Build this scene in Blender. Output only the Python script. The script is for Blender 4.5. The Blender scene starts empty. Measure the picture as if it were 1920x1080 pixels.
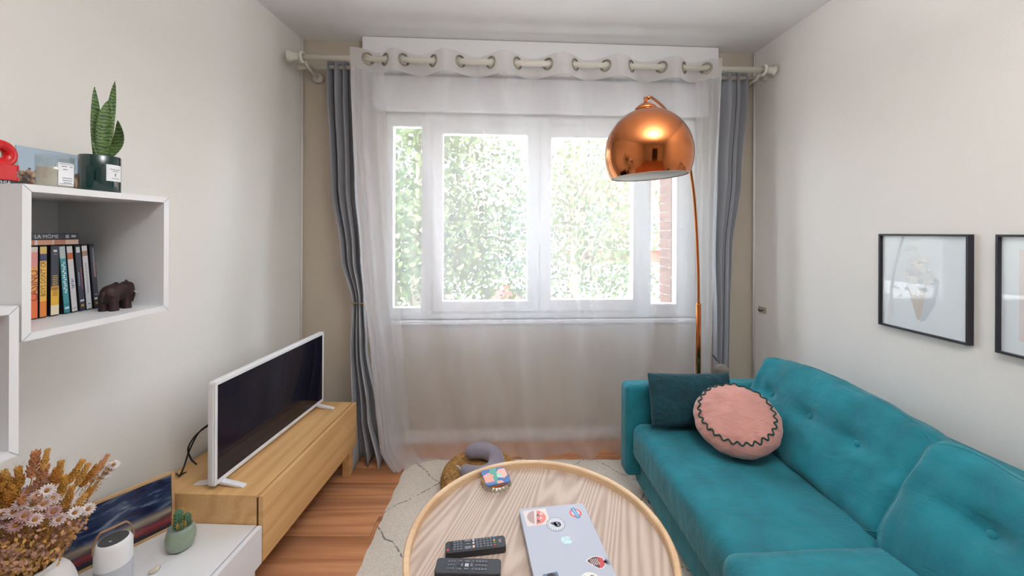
import bpy, math, random
from mathutils import Vector, Matrix, noise
random.seed(7)
S = bpy.context.scene
COL = S.collection
PI = math.pi

# ------------------------------------------------------------------ camera
F = 733.0; CX = 960.0; CY = 435.0; EYE = 1.40; ROLL = 0.004
cam = bpy.data.cameras.new('camera'); camo = bpy.data.objects.new('camera', cam); COL.objects.link(camo)
cam.sensor_width = 36.0; cam.lens = F / 1920 * 36.0
cam.shift_y = -(540 - CY) / 1920
cam.clip_start = 0.02; cam.clip_end = 200
camo.location = (0, 0, EYE); camo.rotation_euler = (PI/2, -ROLL, 0)
S.camera = camo

# ------------------------------------------------------------------ sky, sun, exposure
W = bpy.data.worlds.new('sky'); S.world = W; W.use_nodes = True
_n = W.node_tree.nodes; _bg = _n['Background']
_sky = _n.new('ShaderNodeTexSky'); _sky.sky_type = 'NISHITA'; _sky.sun_disc = False
_sky.sun_elevation = math.radians(48); _sky.sun_rotation = math.radians(205); _sky.dust_density = 2.5; _sky.air_density = 1.0
_hs = _n.new('ShaderNodeHueSaturation'); _hs.inputs['Saturation'].default_value = .45      # pale hazy summer sky
W.node_tree.links.new(_sky.outputs[0], _hs.inputs['Color']); W.node_tree.links.new(_hs.outputs[0], _bg.inputs[0]); _bg.inputs[1].default_value = 2.15
sun = bpy.data.lights.new('sun', 'SUN'); sun.energy = 7.5; sun.angle = 0.01; sun.color = (1.0, .95, .86)
suno = bpy.data.objects.new('sun', sun); COL.objects.link(suno); suno.rotation_euler = (math.radians(48), 0, math.radians(-22))
port = bpy.data.lights.new('window_portal', 'AREA'); port.shape = 'RECTANGLE'; port.size = 2.2; port.size_y = 1.35; port.cycles.is_portal = True
porto = bpy.data.objects.new('window_portal', port); COL.objects.link(porto)
porto.location = (0.20, 2.93, 1.50); porto.rotation_euler = (-PI/2, 0, math.radians(3.26))
S.view_settings.view_transform = 'Standard'; S.view_settings.look = 'None'
S.view_settings.gamma = 1.0; S.view_settings.use_curve_mapping = False
S.view_settings.exposure = 0.52
S.cycles.max_bounces = 7; S.cycles.diffuse_bounces = 4; S.cycles.glossy_bounces = 3; S.cycles.transparent_max_bounces = 16
S.cycles.sample_clamp_indirect = 8.0; S.cycles.use_adaptive_sampling = True; S.cycles.adaptive_threshold = .045

# ------------------------------------------------------------------ helpers
def ray(px, py):
    dx, dy = px - CX, py - CY
    c, s = math.cos(ROLL), math.sin(ROLL)
    x = dx*c + dy*s; y = -dx*s + dy*c
    return x / F, -y / F
def at(px, py, Y):
    u, w = ray(px, py); return Vector((u*Y, Y, EYE + w*Y))
def onz(px, py, z):
    u, w = ray(px, py); Y = (z - EYE) / w; return Vector((u*Y, Y, z))

def lin(c):
    if isinstance(c, str):
        c = c.lstrip('#'); c = [int(c[i:i+2], 16) / 255 for i in (0, 2, 4)]
        return tuple(x/12.92 if x <= .04045 else ((x+.055)/1.055)**2.4 for x in c)
    return tuple(c)

MATS = {}
def mat(name, color, rough=.6, metal=0.0, var=0.0, vscale=(8, 8, 8), bump=0.0, bscale=60, sheen=0.0, spec=None, coat=0.0, c2=None, ramp=None, detail=5):
    """principled material with optional noise colour variation and bump in object space"""
    if name in MATS: return MATS[name]
    m = bpy.data.materials.new(name); m.use_nodes = True; MATS[name] = m
    nt = m.node_tree; b = nt.nodes['Principled BSDF']; L = nt.links.new
    col = lin(color) + (1,)
    b.inputs['Base Color'].default_value = col
    b.inputs['Roughness'].default_value = rough; b.inputs['Metallic'].default_value = metal
    if sheen: b.inputs['Sheen Weight'].default_value = sheen; b.inputs['Sheen Roughness'].default_value = .45
    if spec is not None: b.inputs['Specular IOR Level'].default_value = spec
    if coat: b.inputs['Coat Weight'].default_value = coat
    if var or c2 or bump:
        tc = nt.nodes.new('ShaderNodeTexCoord')
    if var or c2:
        mp = nt.nodes.new('ShaderNodeMapping'); mp.inputs['Scale'].default_value = vscale
        L(tc.outputs['Object'], mp.inputs[0])
        nz = nt.nodes.new('ShaderNodeTexNoise'); nz.inputs['Scale'].default_value = 1; nz.inputs['Detail'].default_value = detail
        L(mp.outputs[0], nz.inputs['Vector'])
        cr = nt.nodes.new('ShaderNodeValToRGB'); L(nz.outputs['Fac'], cr.inputs[0])
        a = col if not c2 else lin(c2) + (1,)
        lo, hi = ramp or (.3, .7)
        cr.color_ramp.elements[0].position = lo; cr.color_ramp.elements[1].position = hi
        if c2:
            cr.color_ramp.elements[0].color = a; cr.color_ramp.elements[1].color = col
        else:
            cr.color_ramp.elements[0].color = tuple(x*(1-var) for x in col[:3]) + (1,)
            cr.color_ramp.elements[1].color = tuple(min(1, x*(1+var)) for x in col[:3]) + (1,)
        L(cr.outputs[0], b.inputs['Base Color'])
    if bump:
        n2 = nt.nodes.new('ShaderNodeTexNoise'); n2.inputs['Scale'].default_value = bscale; n2.inputs['Detail'].default_value = 4
        L(tc.outputs['Object'], n2.inputs['Vector'])
        bp = nt.nodes.new('ShaderNodeBump'); bp.inputs['Strength'].default_value = bump; bp.inputs['Distance'].default_value = .01
        L(n2.outputs['Fac'], bp.inputs['Height']); L(bp.outputs[0], b.inputs['Normal'])
    return m

def wood(name, light, dark, along='y', rings=14, rough=.5, stretch=.1, dist=5.0, perobj=0.0, fine=.35, bump=.06, rscale=4.0):
    if name in MATS: return MATS[name]
    m = bpy.data.materials.new(name); m.use_nodes = True; MATS[name] = m
    nt = m.node_tree; b = nt.nodes['Principled BSDF']; L = nt.links.new
    b.inputs['Roughness'].default_value = rough
    tc = nt.nodes.new('ShaderNodeTexCoord'); mp = nt.nodes.new('ShaderNodeMapping')
    sc = {'x': (stretch, 1, 1), 'y': (1, stretch, 1), 'z': (1, 1, stretch)}[along]
    mp.inputs['Scale'].default_value = sc
    L(tc.outputs['Object'], mp.inputs[0]); vec = mp.outputs[0]
    if perobj:
        oi = nt.nodes.new('ShaderNodeObjectInfo'); ad = nt.nodes.new('ShaderNodeVectorMath'); ad.operation = 'ADD'
        cb = nt.nodes.new('ShaderNodeCombineXYZ'); ml = nt.nodes.new('ShaderNodeMath'); ml.operation = 'MULTIPLY'; ml.inputs[1].default_value = 37
        L(oi.outputs['Random'], ml.inputs[0])
        for i in range(3): L(ml.outputs[0], cb.inputs[i])
        L(vec, ad.inputs[0]); L(cb.outputs[0], ad.inputs[1]); vec = ad.outputs[0]
    # growth rings: contour lines of a stretched low-frequency noise
    nl = nt.nodes.new('ShaderNodeTexNoise'); nl.inputs['Scale'].default_value = rscale; nl.inputs['Detail'].default_value = 1.5; nl.inputs['Roughness'].default_value = .35
    L(vec, nl.inputs['Vector'])
    mu = nt.nodes.new('ShaderNodeMath'); mu.operation = 'MULTIPLY'; mu.inputs[1].default_value = rings*6.283; L(nl.outputs['Fac'], mu.inputs[0])
    si = nt.nodes.new('ShaderNodeMath'); si.operation = 'SINE'; L(mu.outputs[0], si.inputs[0])
    wv = nt.nodes.new('ShaderNodeMath'); wv.operation = 'MULTIPLY_ADD'; wv.inputs[1].default_value = .5; wv.inputs[2].default_value = .5; L(si.outputs[0], wv.inputs[0])
    m2 = nt.nodes.new('ShaderNodeMapping'); k = 90
    m2.inputs['Scale'].default_value = {'x': (3, k, k), 'y': (k, 3, k), 'z': (k, k, 3)}[along]
    L(tc.outputs['Object'], m2.inputs[0])
    nz = nt.nodes.new('ShaderNodeTexNoise'); nz.inputs['Scale'].default_value = 1; nz.inputs['Detail'].default_value = 6
    L(m2.outputs[0], nz.inputs['Vector'])
    mx = nt.nodes.new('ShaderNodeMix'); mx.data_type = 'FLOAT'; mx.inputs[0].default_value = fine
    L(wv.outputs[0], mx.inputs[2]); L(nz.outputs['Fac'], mx.inputs[3])
    cr = nt.nodes.new('ShaderNodeValToRGB'); L(mx.outputs[0], cr.inputs[0])
    cr.color_ramp.elements[0].position = .12; cr.color_ramp.elements[0].color = lin(dark) + (1,)
    cr.color_ramp.elements[1].position = .72; cr.color_ramp.elements[1].color = lin(light) + (1,)
    out = cr.outputs[0]
    if perobj:
        hs = nt.nodes.new('ShaderNodeHueSaturation'); mr = nt.nodes.new('ShaderNodeMapRange')
        mr.inputs[3].default_value = 1 - perobj; mr.inputs[4].default_value = 1 + perobj
        L(oi.outputs['Random'], mr.inputs[0]); L(mr.outputs[0], hs.inputs['Value']); L(out, hs.inputs['Color']); out = hs.outputs[0]
    L(out, b.inputs['Base Color'])
    bp = nt.nodes.new('ShaderNodeBump'); bp.inputs['Strength'].default_value = bump; bp.inputs['Distance'].default_value = .004
    L(mx.outputs[0], bp.inputs['Height']); L(bp.outputs[0], b.inputs['Normal'])
    return m

class MB:
    def __init__(s): s.v = []; s.f = []; s.uv = None
    def add(s, vs, fs):
        o = len(s.v); s.v += [tuple(v) for v in vs]; s.f += [tuple(i + o for i in f) for f in fs]; return s
    def box(s, x0, x1, y0, y1, z0, z1, M=None):
        vs = [Vector((x, y, z)) for x in (x0, x1) for y in (y0, y1) for z in (z0, z1)]
        if M: vs = [M @ v for v in vs]
        return s.add(vs, [(0,1,3,2), (4,6,7,5), (0,4,5,1), (2,3,7,6), (0,2,6,4), (1,5,7,3)])
    def grid(s, P, nu, nv, closeu=False, closev=False):
        vs = [P(i, j) for i in range(nu) for j in range(nv)]
        fs = []
        for i in range(nu if closeu else nu-1):
            for j in range(nv if closev else nv-1):
                a = i*nv + j; b = ((i+1) % nu)*nv + j; c = ((i+1) % nu)*nv + (j+1) % nv; d = i*nv + (j+1) % nv
                fs.append((a, b, c, d))
        return s.add(vs, fs)
    def lathe(s, prof, n=32, c=(0,0,0), cap=True, M=None, rf=None):
        cx, cy, cz = c; vs = []
        for k in range(n):
            a = 2*PI*k/n
            for r, z in prof:
                rr = r * (rf(a, z) if rf else 1)
                v = Vector((cx + rr*math.cos(a), cy + rr*math.sin(a), cz + z)); vs.append(M @ v if M else v)
        m = len(prof); fs = []
        for k in range(n):
            for j in range(m-1):
                a = k*m + j; b = ((k+1) % n)*m + j; fs.append((a, b, b+1, a+1))
        if cap:
            if prof[0][0] > 1e-6: fs.append(tuple(k*m for k in reversed(range(n))))
            if prof[-1][0] > 1e-6: fs.append(tuple(k*m + m-1 for k in range(n)))
        return s.add(vs, fs)
    def ell(s, c, r, nu=16, nv=10, M=None):
        vs = []; c = Vector(c)
        for i in range(nu):
            a = 2*PI*i/nu
            for j in range(nv):
                t = -PI/2 + PI*j/(nv-1)
                p = Vector((r[0]*math.cos(t)*math.cos(a), r[1]*math.cos(t)*math.sin(a), r[2]*math.sin(t)))
                if M: p = M @ p
                vs.append(p + c)
        fs = [(i*nv+j, ((i+1) % nu)*nv+j, ((i+1) % nu)*nv+j+1, i*nv+j+1) for i in range(nu) for j in range(nv-1)]
        return s.add(vs, fs)
    def tube(s, pts, rad, n=8, closed=False, cap=True, up=None):
        pts = [Vector(p) for p in pts]; m = len(pts)
        R = rad if isinstance(rad, (list, tuple)) else [rad]*m
        T = []
        for i in range(m):
            a = pts[(i-1) % m] if (closed or i > 0) else pts[i]
            b = pts[(i+1) % m] if (closed or i < m-1) else pts[i]
            T.append((b-a).normalized())
        N = up or (Vector((0,0,1)) if abs(T[0].z) < .9 else Vector((1,0,0)))
        vs = []
        for i in range(m):
            N = (N - T[i]*N.dot(T[i]))
            N = N.normalized() if N.length > 1e-6 else T[i].orthogonal().normalized()
            B = T[i].cross(N)
            for k in range(n):
                a = 2*PI*k/n; vs.append(pts[i] + (N*math.cos(a) + B*math.sin(a))*R[i])
        fs = []
        for i in range(m if closed else m-1):
            for k in range(n):
                a = i*n + k; b = i*n + (k+1) % n; c = ((i+1) % m)*n + (k+1) % n; d = ((i+1) % m)*n + k
                fs.append((a, b, c, d))
        if cap and not closed:
            fs.append(tuple(reversed(range(n)))); fs.append(tuple((m-1)*n + k for k in range(n)))
        return s.add(vs, fs)
    def prism(s, poly, z0, z1, M=None):
        n = len(poly); vs = [Vector((x, y, z0)) for x, y in poly] + [Vector((x, y, z1)) for x, y in poly]
        if M: vs = [M @ v for v in vs]
        return s.add(vs, [tuple(reversed(range(n))), tuple(range(n, 2*n))] + [(i, (i+1) % n, n+(i+1) % n, n+i) for i in range(n)])
    def build(s, name, m, parent=None, smooth=False, bevel=0, seg=2, sub=0, M=None):
        me = bpy.data.meshes.new(name); me.from_pydata([tuple(v) for v in s.v], [], s.f); me.validate(); me.update()
        if s.uv is not None:
            ul = me.uv_layers.new(name='UVMap')
            for lp in me.loops: ul.data[lp.index].uv = s.uv[lp.vertex_index]
        import bmesh
        bm = bmesh.new(); bm.from_mesh(me); bmesh.ops.recalc_face_normals(bm, faces=bm.faces); bm.to_mesh(me); bm.free()
        if m: me.materials.append(m)
        o = bpy.data.objects.new(name, me); COL.objects.link(o)
        if parent: o.parent = parent
        if M is not None: o.matrix_basis = M
        if smooth or bevel:
            for p in me.polygons: p.use_smooth = True
        if bevel:
            md = o.modifiers.new('bevel', 'BEVEL'); md.width = bevel; md.segments = seg; md.limit_method = 'ANGLE'; md.harden_normals = True
        if sub:
            md = o.modifiers.new('sub', 'SUBSURF'); md.levels = sub; md.render_levels = sub
        return o

def tag(o, label=None, cat=None, group=None, kind=None):
    if label: o['label'] = label
    if cat: o['category'] = cat
    if group: o['group'] = group
    if kind: o['kind'] = kind
    return o
def thing(name, label, cat, loc=(0,0,0), rz=0.0, group=None, kind=None):
    o = bpy.data.objects.new(name, None); o.empty_display_size = .05; COL.objects.link(o)
    o.location = loc; o.rotation_euler = (0, 0, rz)
    return tag(o, label, cat, group, kind)
def structure(o): o['kind'] = 'structure'; return o
def boxm(name, m, parent, x0, x1, y0, y1, z0, z1, bevel=0, seg=2):
    return MB().box(x0, x1, y0, y1, z0, z1).build(name, m, parent, bevel=bevel, seg=seg)
def frameM(o, x, y):
    x = Vector(x).normalized(); y = Vector(y).normalized(); z = x.cross(y)
    M = Matrix((x, y, z)).transposed().to_4x4(); M.translation = Vector(o); return M
def text(name, body, size, m, parent, o, x, y, align='CENTER', sx=1.0, label=None, bold=0):
    cu = bpy.data.curves.new(name, 'FONT'); cu.body = body; cu.size = size; cu.align_x = align; cu.align_y = 'CENTER'
    cu.resolution_u = 2; cu.offset = bold
    ob = bpy.data.objects.new(name, cu); COL.objects.link(ob)
    dg = bpy.context.evaluated_depsgraph_get()
    me = bpy.data.meshes.new_from_object(ob.evaluated_get(dg)); me.name = name
    bpy.data.objects.remove(ob); bpy.data.curves.remove(cu)
    me.materials.clear(); me.materials.append(m)
    t = bpy.data.objects.new(name, me); COL.objects.link(t); t.parent = parent
    t.matrix_basis = frameM(o, x, y) @ Matrix.Diagonal((sx, 1, 1, 1))
    return t
def flat(name, pts, m, parent, o, x, y, off=0.0):
    """flat printed shape: polygon points in the plane spanned by x,y at o"""
    M = frameM(o, x, y); mb = MB(); mb.add([Vector((a, b, off)) for a, b in pts], [tuple(range(len(pts)))])
    return mb.build(name, m, parent, M=M)
def circ(r, n=28, cx=0, cy=0, a0=0, a1=2*PI):
    full = abs(a1-a0-2*PI) < 1e-6
    return [(cx + r*math.cos(a0+(a1-a0)*k/(n if full else n-1)), cy + r*math.sin(a0+(a1-a0)*k/(n if full else n-1))) for k in range(n)]
def copy_part(o, parent, M):
    c = o.copy(); COL.objects.link(c); c.parent = parent; c.matrix_basis = M; return c

def added_lamp(label, X_, Y_, Z_, power):  # bowl lamp added out of view to brighten walls and ceiling
    r = thing('added_fill_lamp', label, 'added fill lamp', (X_, Y_, Z_))
    MB().lathe([(0, -.075), (.06, -.07), (.13, -.045), (.18, .0), (.176, .0), (.12, -.04), (0, -.065)], 40, cap=False).build('bowl', m_white, r, smooth=True)
    mb = MB()
    for k in range(3): mb.tube([(.17*math.cos(k*2.094), .17*math.sin(k*2.094), 0), (0, 0, H-Z_)], .002, 5)
    mb.build('cord', m_white, r)
    l = bpy.data.lights.new('fill_uplight', 'AREA'); l.shape = 'DISK'; l.size = .30; l.energy = power; l.color = (1.0, 1.0, 1.0)
    o = bpy.data.objects.new('fill_uplight', l); COL.objects.link(o); o.parent = r; o.location = (0, 0, -.01); o.rotation_euler = (PI, 0, 0)
    return r
# ------------------------------------------------------------------ materials
def glassmat(name, tint=(1,1,1), gloss=.08, rough=.0):
    m = bpy.data.materials.new(name); m.use_nodes = True; nt = m.node_tree; nt.nodes.clear()
    o = nt.nodes.new('ShaderNodeOutputMaterial'); mx = nt.nodes.new('ShaderNodeMixShader'); t = nt.nodes.new('ShaderNodeBsdfTransparent'); g = nt.nodes.new('ShaderNodeBsdfGlossy')
    t.inputs[0].default_value = tuple(tint) + (1,); g.inputs['Roughness'].default_value = rough; mx.inputs[0].default_value = gloss
    nt.links.new(t.outputs[0], mx.inputs[1]); nt.links.new(g.outputs[0], mx.inputs[2]); nt.links.new(mx.outputs[0], o.inputs[0]); return m
def fabric_thin(name, color, trans, transl, weave=0):
    m = bpy.data.materials.new(name); m.use_nodes = True; nt = m.node_tree; nt.nodes.clear(); L = nt.links.new
    o = nt.nodes.new('ShaderNodeOutputMaterial'); t = nt.nodes.new('ShaderNodeBsdfTransparent')
    d = nt.nodes.new('ShaderNodeBsdfDiffuse'); l = nt.nodes.new('ShaderNodeBsdfTranslucent')
    c = lin(color) + (1,); d.inputs[0].default_value = c; l.inputs[0].default_value = c
    a = nt.nodes.new('ShaderNodeMixShader'); a.inputs[0].default_value = transl
    b = nt.nodes.new('ShaderNodeMixShader'); b.inputs[0].default_value = 1 - trans
    L(d.outputs[0], a.inputs[1]); L(l.outputs[0], a.inputs[2]); L(t.outputs[0], b.inputs[1]); L(a.outputs[0], b.inputs[2]); L(b.outputs[0], o.inputs[0]); return m

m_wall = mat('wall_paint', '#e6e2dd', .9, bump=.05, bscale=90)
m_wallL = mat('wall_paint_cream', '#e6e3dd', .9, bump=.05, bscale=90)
m_wallfar = mat('wall_paint_beige_shaded', '#c1b6a6', .9, bump=.05, bscale=90)  # beige deepened so the colour carries the shade of the backlit window wall
m_ceil = mat('ceiling_paint', '#eae9e9', .95)
m_white = mat('white_lacquer', '#e9e9ea', .4)
m_whitem = mat('white_melamine', '#e4e6e8', .35)
m_joint = mat('mitre_joint', '#8d9096', .6)
m_inner = mat('shelf_inside', '#dcdcdb', .5)
m_pvc = mat('white_pvc', '#eef0f1', .35)
m_glass = glassmat('window_glass', (.97, .99, .98), .05)
m_picglass = glassmat('picture_glass', (1, 1, 1), .06)
m_jar = glassmat('jar_glass', (.93, .95, .95), .10)
m_sheer = fabric_thin('sheer_voile', '#f1f0f3', .63, .58)
m_sheerhead = fabric_thin('sheer_heading', '#e6e2e2', .24, .50)
m_rod = mat('ivory_rod', '#d9d5c8', .35)
m_steel = mat('brushed_grommet', '#a59c8d', .35, 1.0)
m_teal = mat('teal_velvet', '#0d7280', .85, var=.20, vscale=(9, 9, 9), bump=.18, bscale=240, sheen=.18)
def folds(m, scale=10, strength=.4):
    nt = m.node_tree; b = nt.nodes['Principled BSDF']; L = nt.links.new
    tc = nt.nodes.new('ShaderNodeTexCoord'); mp = nt.nodes.new('ShaderNodeMapping'); mp.inputs['Scale'].default_value = (1, 1.6, 1); mp.inputs['Rotation'].default_value = (0, 0, .6)
    L(tc.outputs['Object'], mp.inputs[0]); n = nt.nodes.new('ShaderNodeTexNoise'); n.inputs['Scale'].default_value = scale; n.inputs['Detail'].default_value = 2.5; n.inputs['Distortion'].default_value = 1.2
    L(mp.outputs[0], n.inputs['Vector']); bp = nt.nodes.new('ShaderNodeBump'); bp.inputs['Strength'].default_value = strength; bp.inputs['Distance'].default_value = .03
    old = b.inputs['Normal'].links[0].from_socket if b.inputs['Normal'].links else None
    L(n.outputs['Fac'], bp.inputs['Height'])
    if old: L(old, bp.inputs['Normal'])
    L(bp.outputs[0], b.inputs['Normal'])
folds(m_teal, 8, .24)
m_teal2 = mat('deep_teal_velvet', '#053a45', .85, var=.25, vscale=(14, 14, 14), bump=.15, bscale=200, sheen=.10)
m_pink = mat('dusty_pink_velvet', '#c28a80', .85, var=.10, vscale=(10, 10, 10), bump=.2, bscale=120, sheen=.35)
folds(m_pink, 14, .3); folds(m_teal2, 12, .35)
m_green = mat('dark_green_cord', '#123f38', .8)
m_copper = mat('polished_copper', '#c67848', .10, 1.0)
m_shadein = mat('shade_white_inside', '#e3e0dc', .6)
m_oak = wood('oak_veneer', '#e0b57c', '#c8945a', 'y', 7, .45, .07, fine=.68, rscale=5)
m_ash = wood('ash_top', '#c6b3a4', '#a48e7e', 'y', 46, .5, .07, fine=.5, bump=.1, rscale=4.0)
m_rim = wood('ash_rim', '#dfc09a', '#c9a179', 'x', 5, .5, .3, fine=.6)
m_floor = wood('floor_plank', '#d0946a', '#a96c45', 'x', 9, .38, .07, perobj=.07, fine=.62, rscale=6)
m_rimdark = mat('dark_gap', '#4a2f1c', .8)
m_tvw = mat('tv_white', '#e7e7e8', .3)
m_screen = mat('tv_screen', '#0a0a1c', .10, spec=.45)
m_black = mat('black_plastic', '#17171a', .45)
m_blackframe = mat('black_frame', '#22202a', .45)
m_dark = mat('dark_grey_plastic', '#2c2d33', .5)
m_grey = mat('grey_button', '#b9bcc0', .5)
m_red = mat('red_gloss', '#c4151b', .25)
m_rope = mat('seagrass', '#a67c45', .9, var=.45, vscale=(60, 60, 60), bump=.8, bscale=120)
m_neck = mat('grey_plush', '#8c8590', .95, var=.12, bump=.2, bscale=150, sheen=.3)
m_neckside = mat('mauve_grey_plush', '#6c5b63', .95, bump=.2, bscale=150, sheen=.3)
m_alu = mat('aluminium', '#b6bac6', .5, .3)
m_ink = mat('ink', '#3c4048', .6)
m_paper = mat('paper_white', '#eef0f2', .6)

# ------------------------------------------------------------------ room shell
AL = math.atan(.0341); AR = math.atan(.041); AW = math.atan(.057)
def xl(Y): return -1.373 + .0341*(Y - 2.547)
def xr(Y): return 1.681 - .041*(Y - 2.721)
def yw(X): return 2.63 + .057*X
H = 2.65; YB = -2.7
fl = MB().box(-1.75, 2.15, YB - 1.8, 2.9, -.08, -.012).build('floor', m_rimdark); structure(fl)
pw = .128; meshes = {}
rr = random.Random(3); y = -1.02; i = 0
while y < 2.78:
    x = -1.70 - rr.random()*.9
    while x < 2.0:
        ln = rr.choice((1.1, 1.35, 1.6)); x0, x1 = x, x + ln
        if x1 > -1.66:
            x0c, x1c = max(x0, -1.66), min(x1, 2.05)
            if x1c - x0c > .06:
                me_key = (round(x1c-x0c, 3))
                if me_key not in meshes:
                    o = boxm('plank', m_floor, fl, 0, x1c-x0c-.0012, 0, pw-.0012, -.012, 0.0, bevel=.0007, seg=1); meshes[me_key] = o.data
                else:
                    o = bpy.data.objects.new('plank', meshes[me_key]); COL.objects.link(o); o.parent = fl
                    md = o.modifiers.new('bevel', 'BEVEL'); md.width = .0007; md.segments = 1
                o.location = (x0c, y, 0)
        x = x1
    y += pw; i += 1
# floor strip behind the camera (never seen from here): plain boards of the same wood
structure(boxm('floor_strip', m_floor, None, -1.7, 2.1, YB-1.7, -1.02, -.012, 0))
structure(boxm('ceiling', m_ceil, None, -1.8, 2.2, YB-1.8, 3.0, H, H+.1))
def slab(name, p0, p1, th, z0, z1, m):
    """vertical wall slab from p0 to p1, thickness th to the left of travel"""
    d = Vector((p1[0]-p0[0], p1[1]-p0[1])).normalized(); n = Vector((-d.y, d.x))*th
    poly = [p0, p1, (p1[0]+n.x, p1[1]+n.y), (p0[0]+n.x, p0[1]+n.y)]
    return structure(MB().prism(poly, z0, z1).build(name, m))
slab('wall_left', (xl(YB-.1), YB-.1), (xl(2.9), 2.9), .12, 0, H, m_wallL)
slab('wall_right', (xr(2.95), 2.95), (xr(YB-.1), YB-.1), .12, 0, H, m_wall)
# window wall: local frame, x along the wall, y outward, origin where the optical axis meets it
WM = Matrix.Translation((0, 2.63, 0)) @ Matrix.Rotation(AW, 4, 'Z')
WMi = WM.inverted()
def wl(px, py, d=0.0):
    """pixel -> window-wall local x,z on the plane d in front (toward the room) of the wall"""
    u, w = ray(px, py); Y = (2.63 - d/math.cos(AW)) / (1 - .057*u); p = WMi @ Vector((u*Y, Y, EYE + w*Y)); return p.x, p.z
wx0, wz1 = wl(722, 209); wx1, wz0 = wl(1308, 596)
wf = bpy.data.objects.new('wall_far', None); COL.objects.link(wf); wf.matrix_basis = WM; structure(wf)
TH = .26
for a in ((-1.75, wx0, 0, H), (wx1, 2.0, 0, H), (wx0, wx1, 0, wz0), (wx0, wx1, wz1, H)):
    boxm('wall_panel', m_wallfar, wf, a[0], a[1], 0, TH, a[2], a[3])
# near wall with a doorway into a hall
dx0, dx1 = -.15, .85
wn = bpy.data.objects.new('wall_near', None); COL.objects.link(wn); structure(wn)
for a in ((-1.75, dx0, 0, H), (dx1, 2.15, 0, H), (dx0, dx1, 2.08, H)):
    boxm('wall_panel', m_wall, wn, a[0], a[1], YB-.12, YB, a[2], a[3])
for a in ((dx0-.5, dx0-.4, YB-1.6, YB-.12), (dx1+.4, dx1+.5, YB-1.6, YB-.12), (dx0-.5, dx1+.5, YB-1.7, YB-1.6)):
    boxm('hall_panel', mat('hall_paint', '#7b6a5a', .9), wn, *a, 0, H)
d1 = bpy.data.objects.new('door_1', None); COL.objects.link(d1); structure(d1); d1.location = (dx0, YB, 0); d1.rotation_euler = (0, 0, math.radians(105))
boxm('door_leaf', m_white, d1, .0, .82, 0, .04, .01, 2.05, bevel=.004)
MB().tube([(.74, .04, 1.02), (.74, .09, 1.02), (.63, .09, 1.02)], .01, 8).build('door_handle', m_steel, d1)
# skirting and the white shutter box above the window
bb = boxm('baseboard_far', m_white, None, -1.36, 1.74, -.014, 0, .0, .072, bevel=.003); bb.matrix_basis = WM; structure(bb)
def side_board(name, p0, p1):
    d = Vector((p1[0]-p0[0], p1[1]-p0[1])).normalized(); n = Vector((-d.y, d.x))*.013
    structure(MB().prism([p0, p1, (p1[0]+n.x, p1[1]+n.y), (p0[0]+n.x, p0[1]+n.y)], 0, .072).build(name, m_white))
side_board('baseboard_right', (xr(YB), YB), (xr(2.70), 2.70))
side_board('baseboard_left', (xl(2.52), 2.52), (xl(YB), YB))
bx = wl(700, 209)[0]; bx2 = wl(1322, 209)[0]; bz = wl(960, 152)[1]
t1 = boxm('trim_1', m_white, None, bx, bx2, -.045, 0, wz1, bz, bevel=.004); t1.matrix_basis = WM; structure(t1)
t2 = boxm('trim_2', m_white, None, bx - .05, bx2 + .05, -.08, 0, bz + .02, H - .002, bevel=.006); t2.matrix_basis = WM; structure(t2)
# pale vertical beads in the two corners
def bead(name, X, Y):
    structure(MB().tube([(X, Y, .07), (X, Y, H)], .008, 6).build(name, m_wall, smooth=True))
bead('trim_3', xr(2.71) - .007, 2.705); bead('trim_4', xl(2.54)+.006, 2.54)

added_lamp('added fill lamp, a white bowl hung out of view near the ceiling', .45, .25, 2.15, 48)

# ------------------------------------------------------------------ window
wd = bpy.data.objects.new('window_1', None); COL.objects.link(wd); wd.matrix_basis = WM; structure(wd)
def frame_rect(name, x0, x1, z0, z1, ix0, ix1, iz0, iz1, y0, y1, parent, m=m_pvc):
    mb = MB(); mb.box(x0, ix0, y0, y1, z0, z1); mb.box(ix1, x1, y0, y1, z0, z1); mb.box(ix0, ix1, y0, y1, z0, iz0); mb.box(ix0, ix1, y0, y1, iz1, z1)
    return mb.build(name, m, parent, bevel=.004)
def X(px, py=400): return wl(px, py, -.05)[0]
def Z(py, px=960): return wl(px, py, -.05)[1]
yA, yB2 = .03, .10
# fixed outer frame with two posts
mb = MB()
mb.box(wx0, X(738), yA, yB2, wz0, wz1); mb.box(X(1266), wx1, yA, yB2, wz0, wz1)
mb.box(X(791), X(812), yA, yB2, wz0, wz1); mb.box(X(1200), X(1219), yA, yB2, wz0, wz1)
mb.box(X(738), X(791), yA, yB2, wz0, Z(575)); mb.box(X(1219), X(1266), yA, yB2, wz0, Z(571))
mb.box(X(738), X(791), yA, yB2, Z(242), wz1); mb.box(X(1219), X(1266), yA, yB2, Z(246), wz1)
mb.box(X(812), X(1200), yA, yB2, wz0, Z(583)); mb.box(X(812), X(1200), yA, yB2, Z(236), wz1)
mb.build('window_frame', m_pvc, wd, bevel=.004)
for x0, x1, z0, z1 in ((X(738), X(791), Z(575), Z(242)), (X(1219), X(1266), Z(571), Z(246))):
    boxm('pane', m_glass, wd, x0, x1, .062, .068, z0, z1)
for (o0, o1, p0, p1, q0, q1) in ((812, 1011, 831, 988, 563, 255), (1011, 1200, 1032, 1184, 561, 258)):
    sa = frame_rect('sash', X(o0)+.002, X(o1)-.002, Z(583)+.002, Z(236)-.002, X(p0), X(p1), Z(q0), Z(q1), .015, .085, wd)
    boxm('pane', m_glass, sa, X(p0), X(p1), .052, .058, Z(q0), Z(q1))
hx = X(1011); hz = Z(430)
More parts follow.
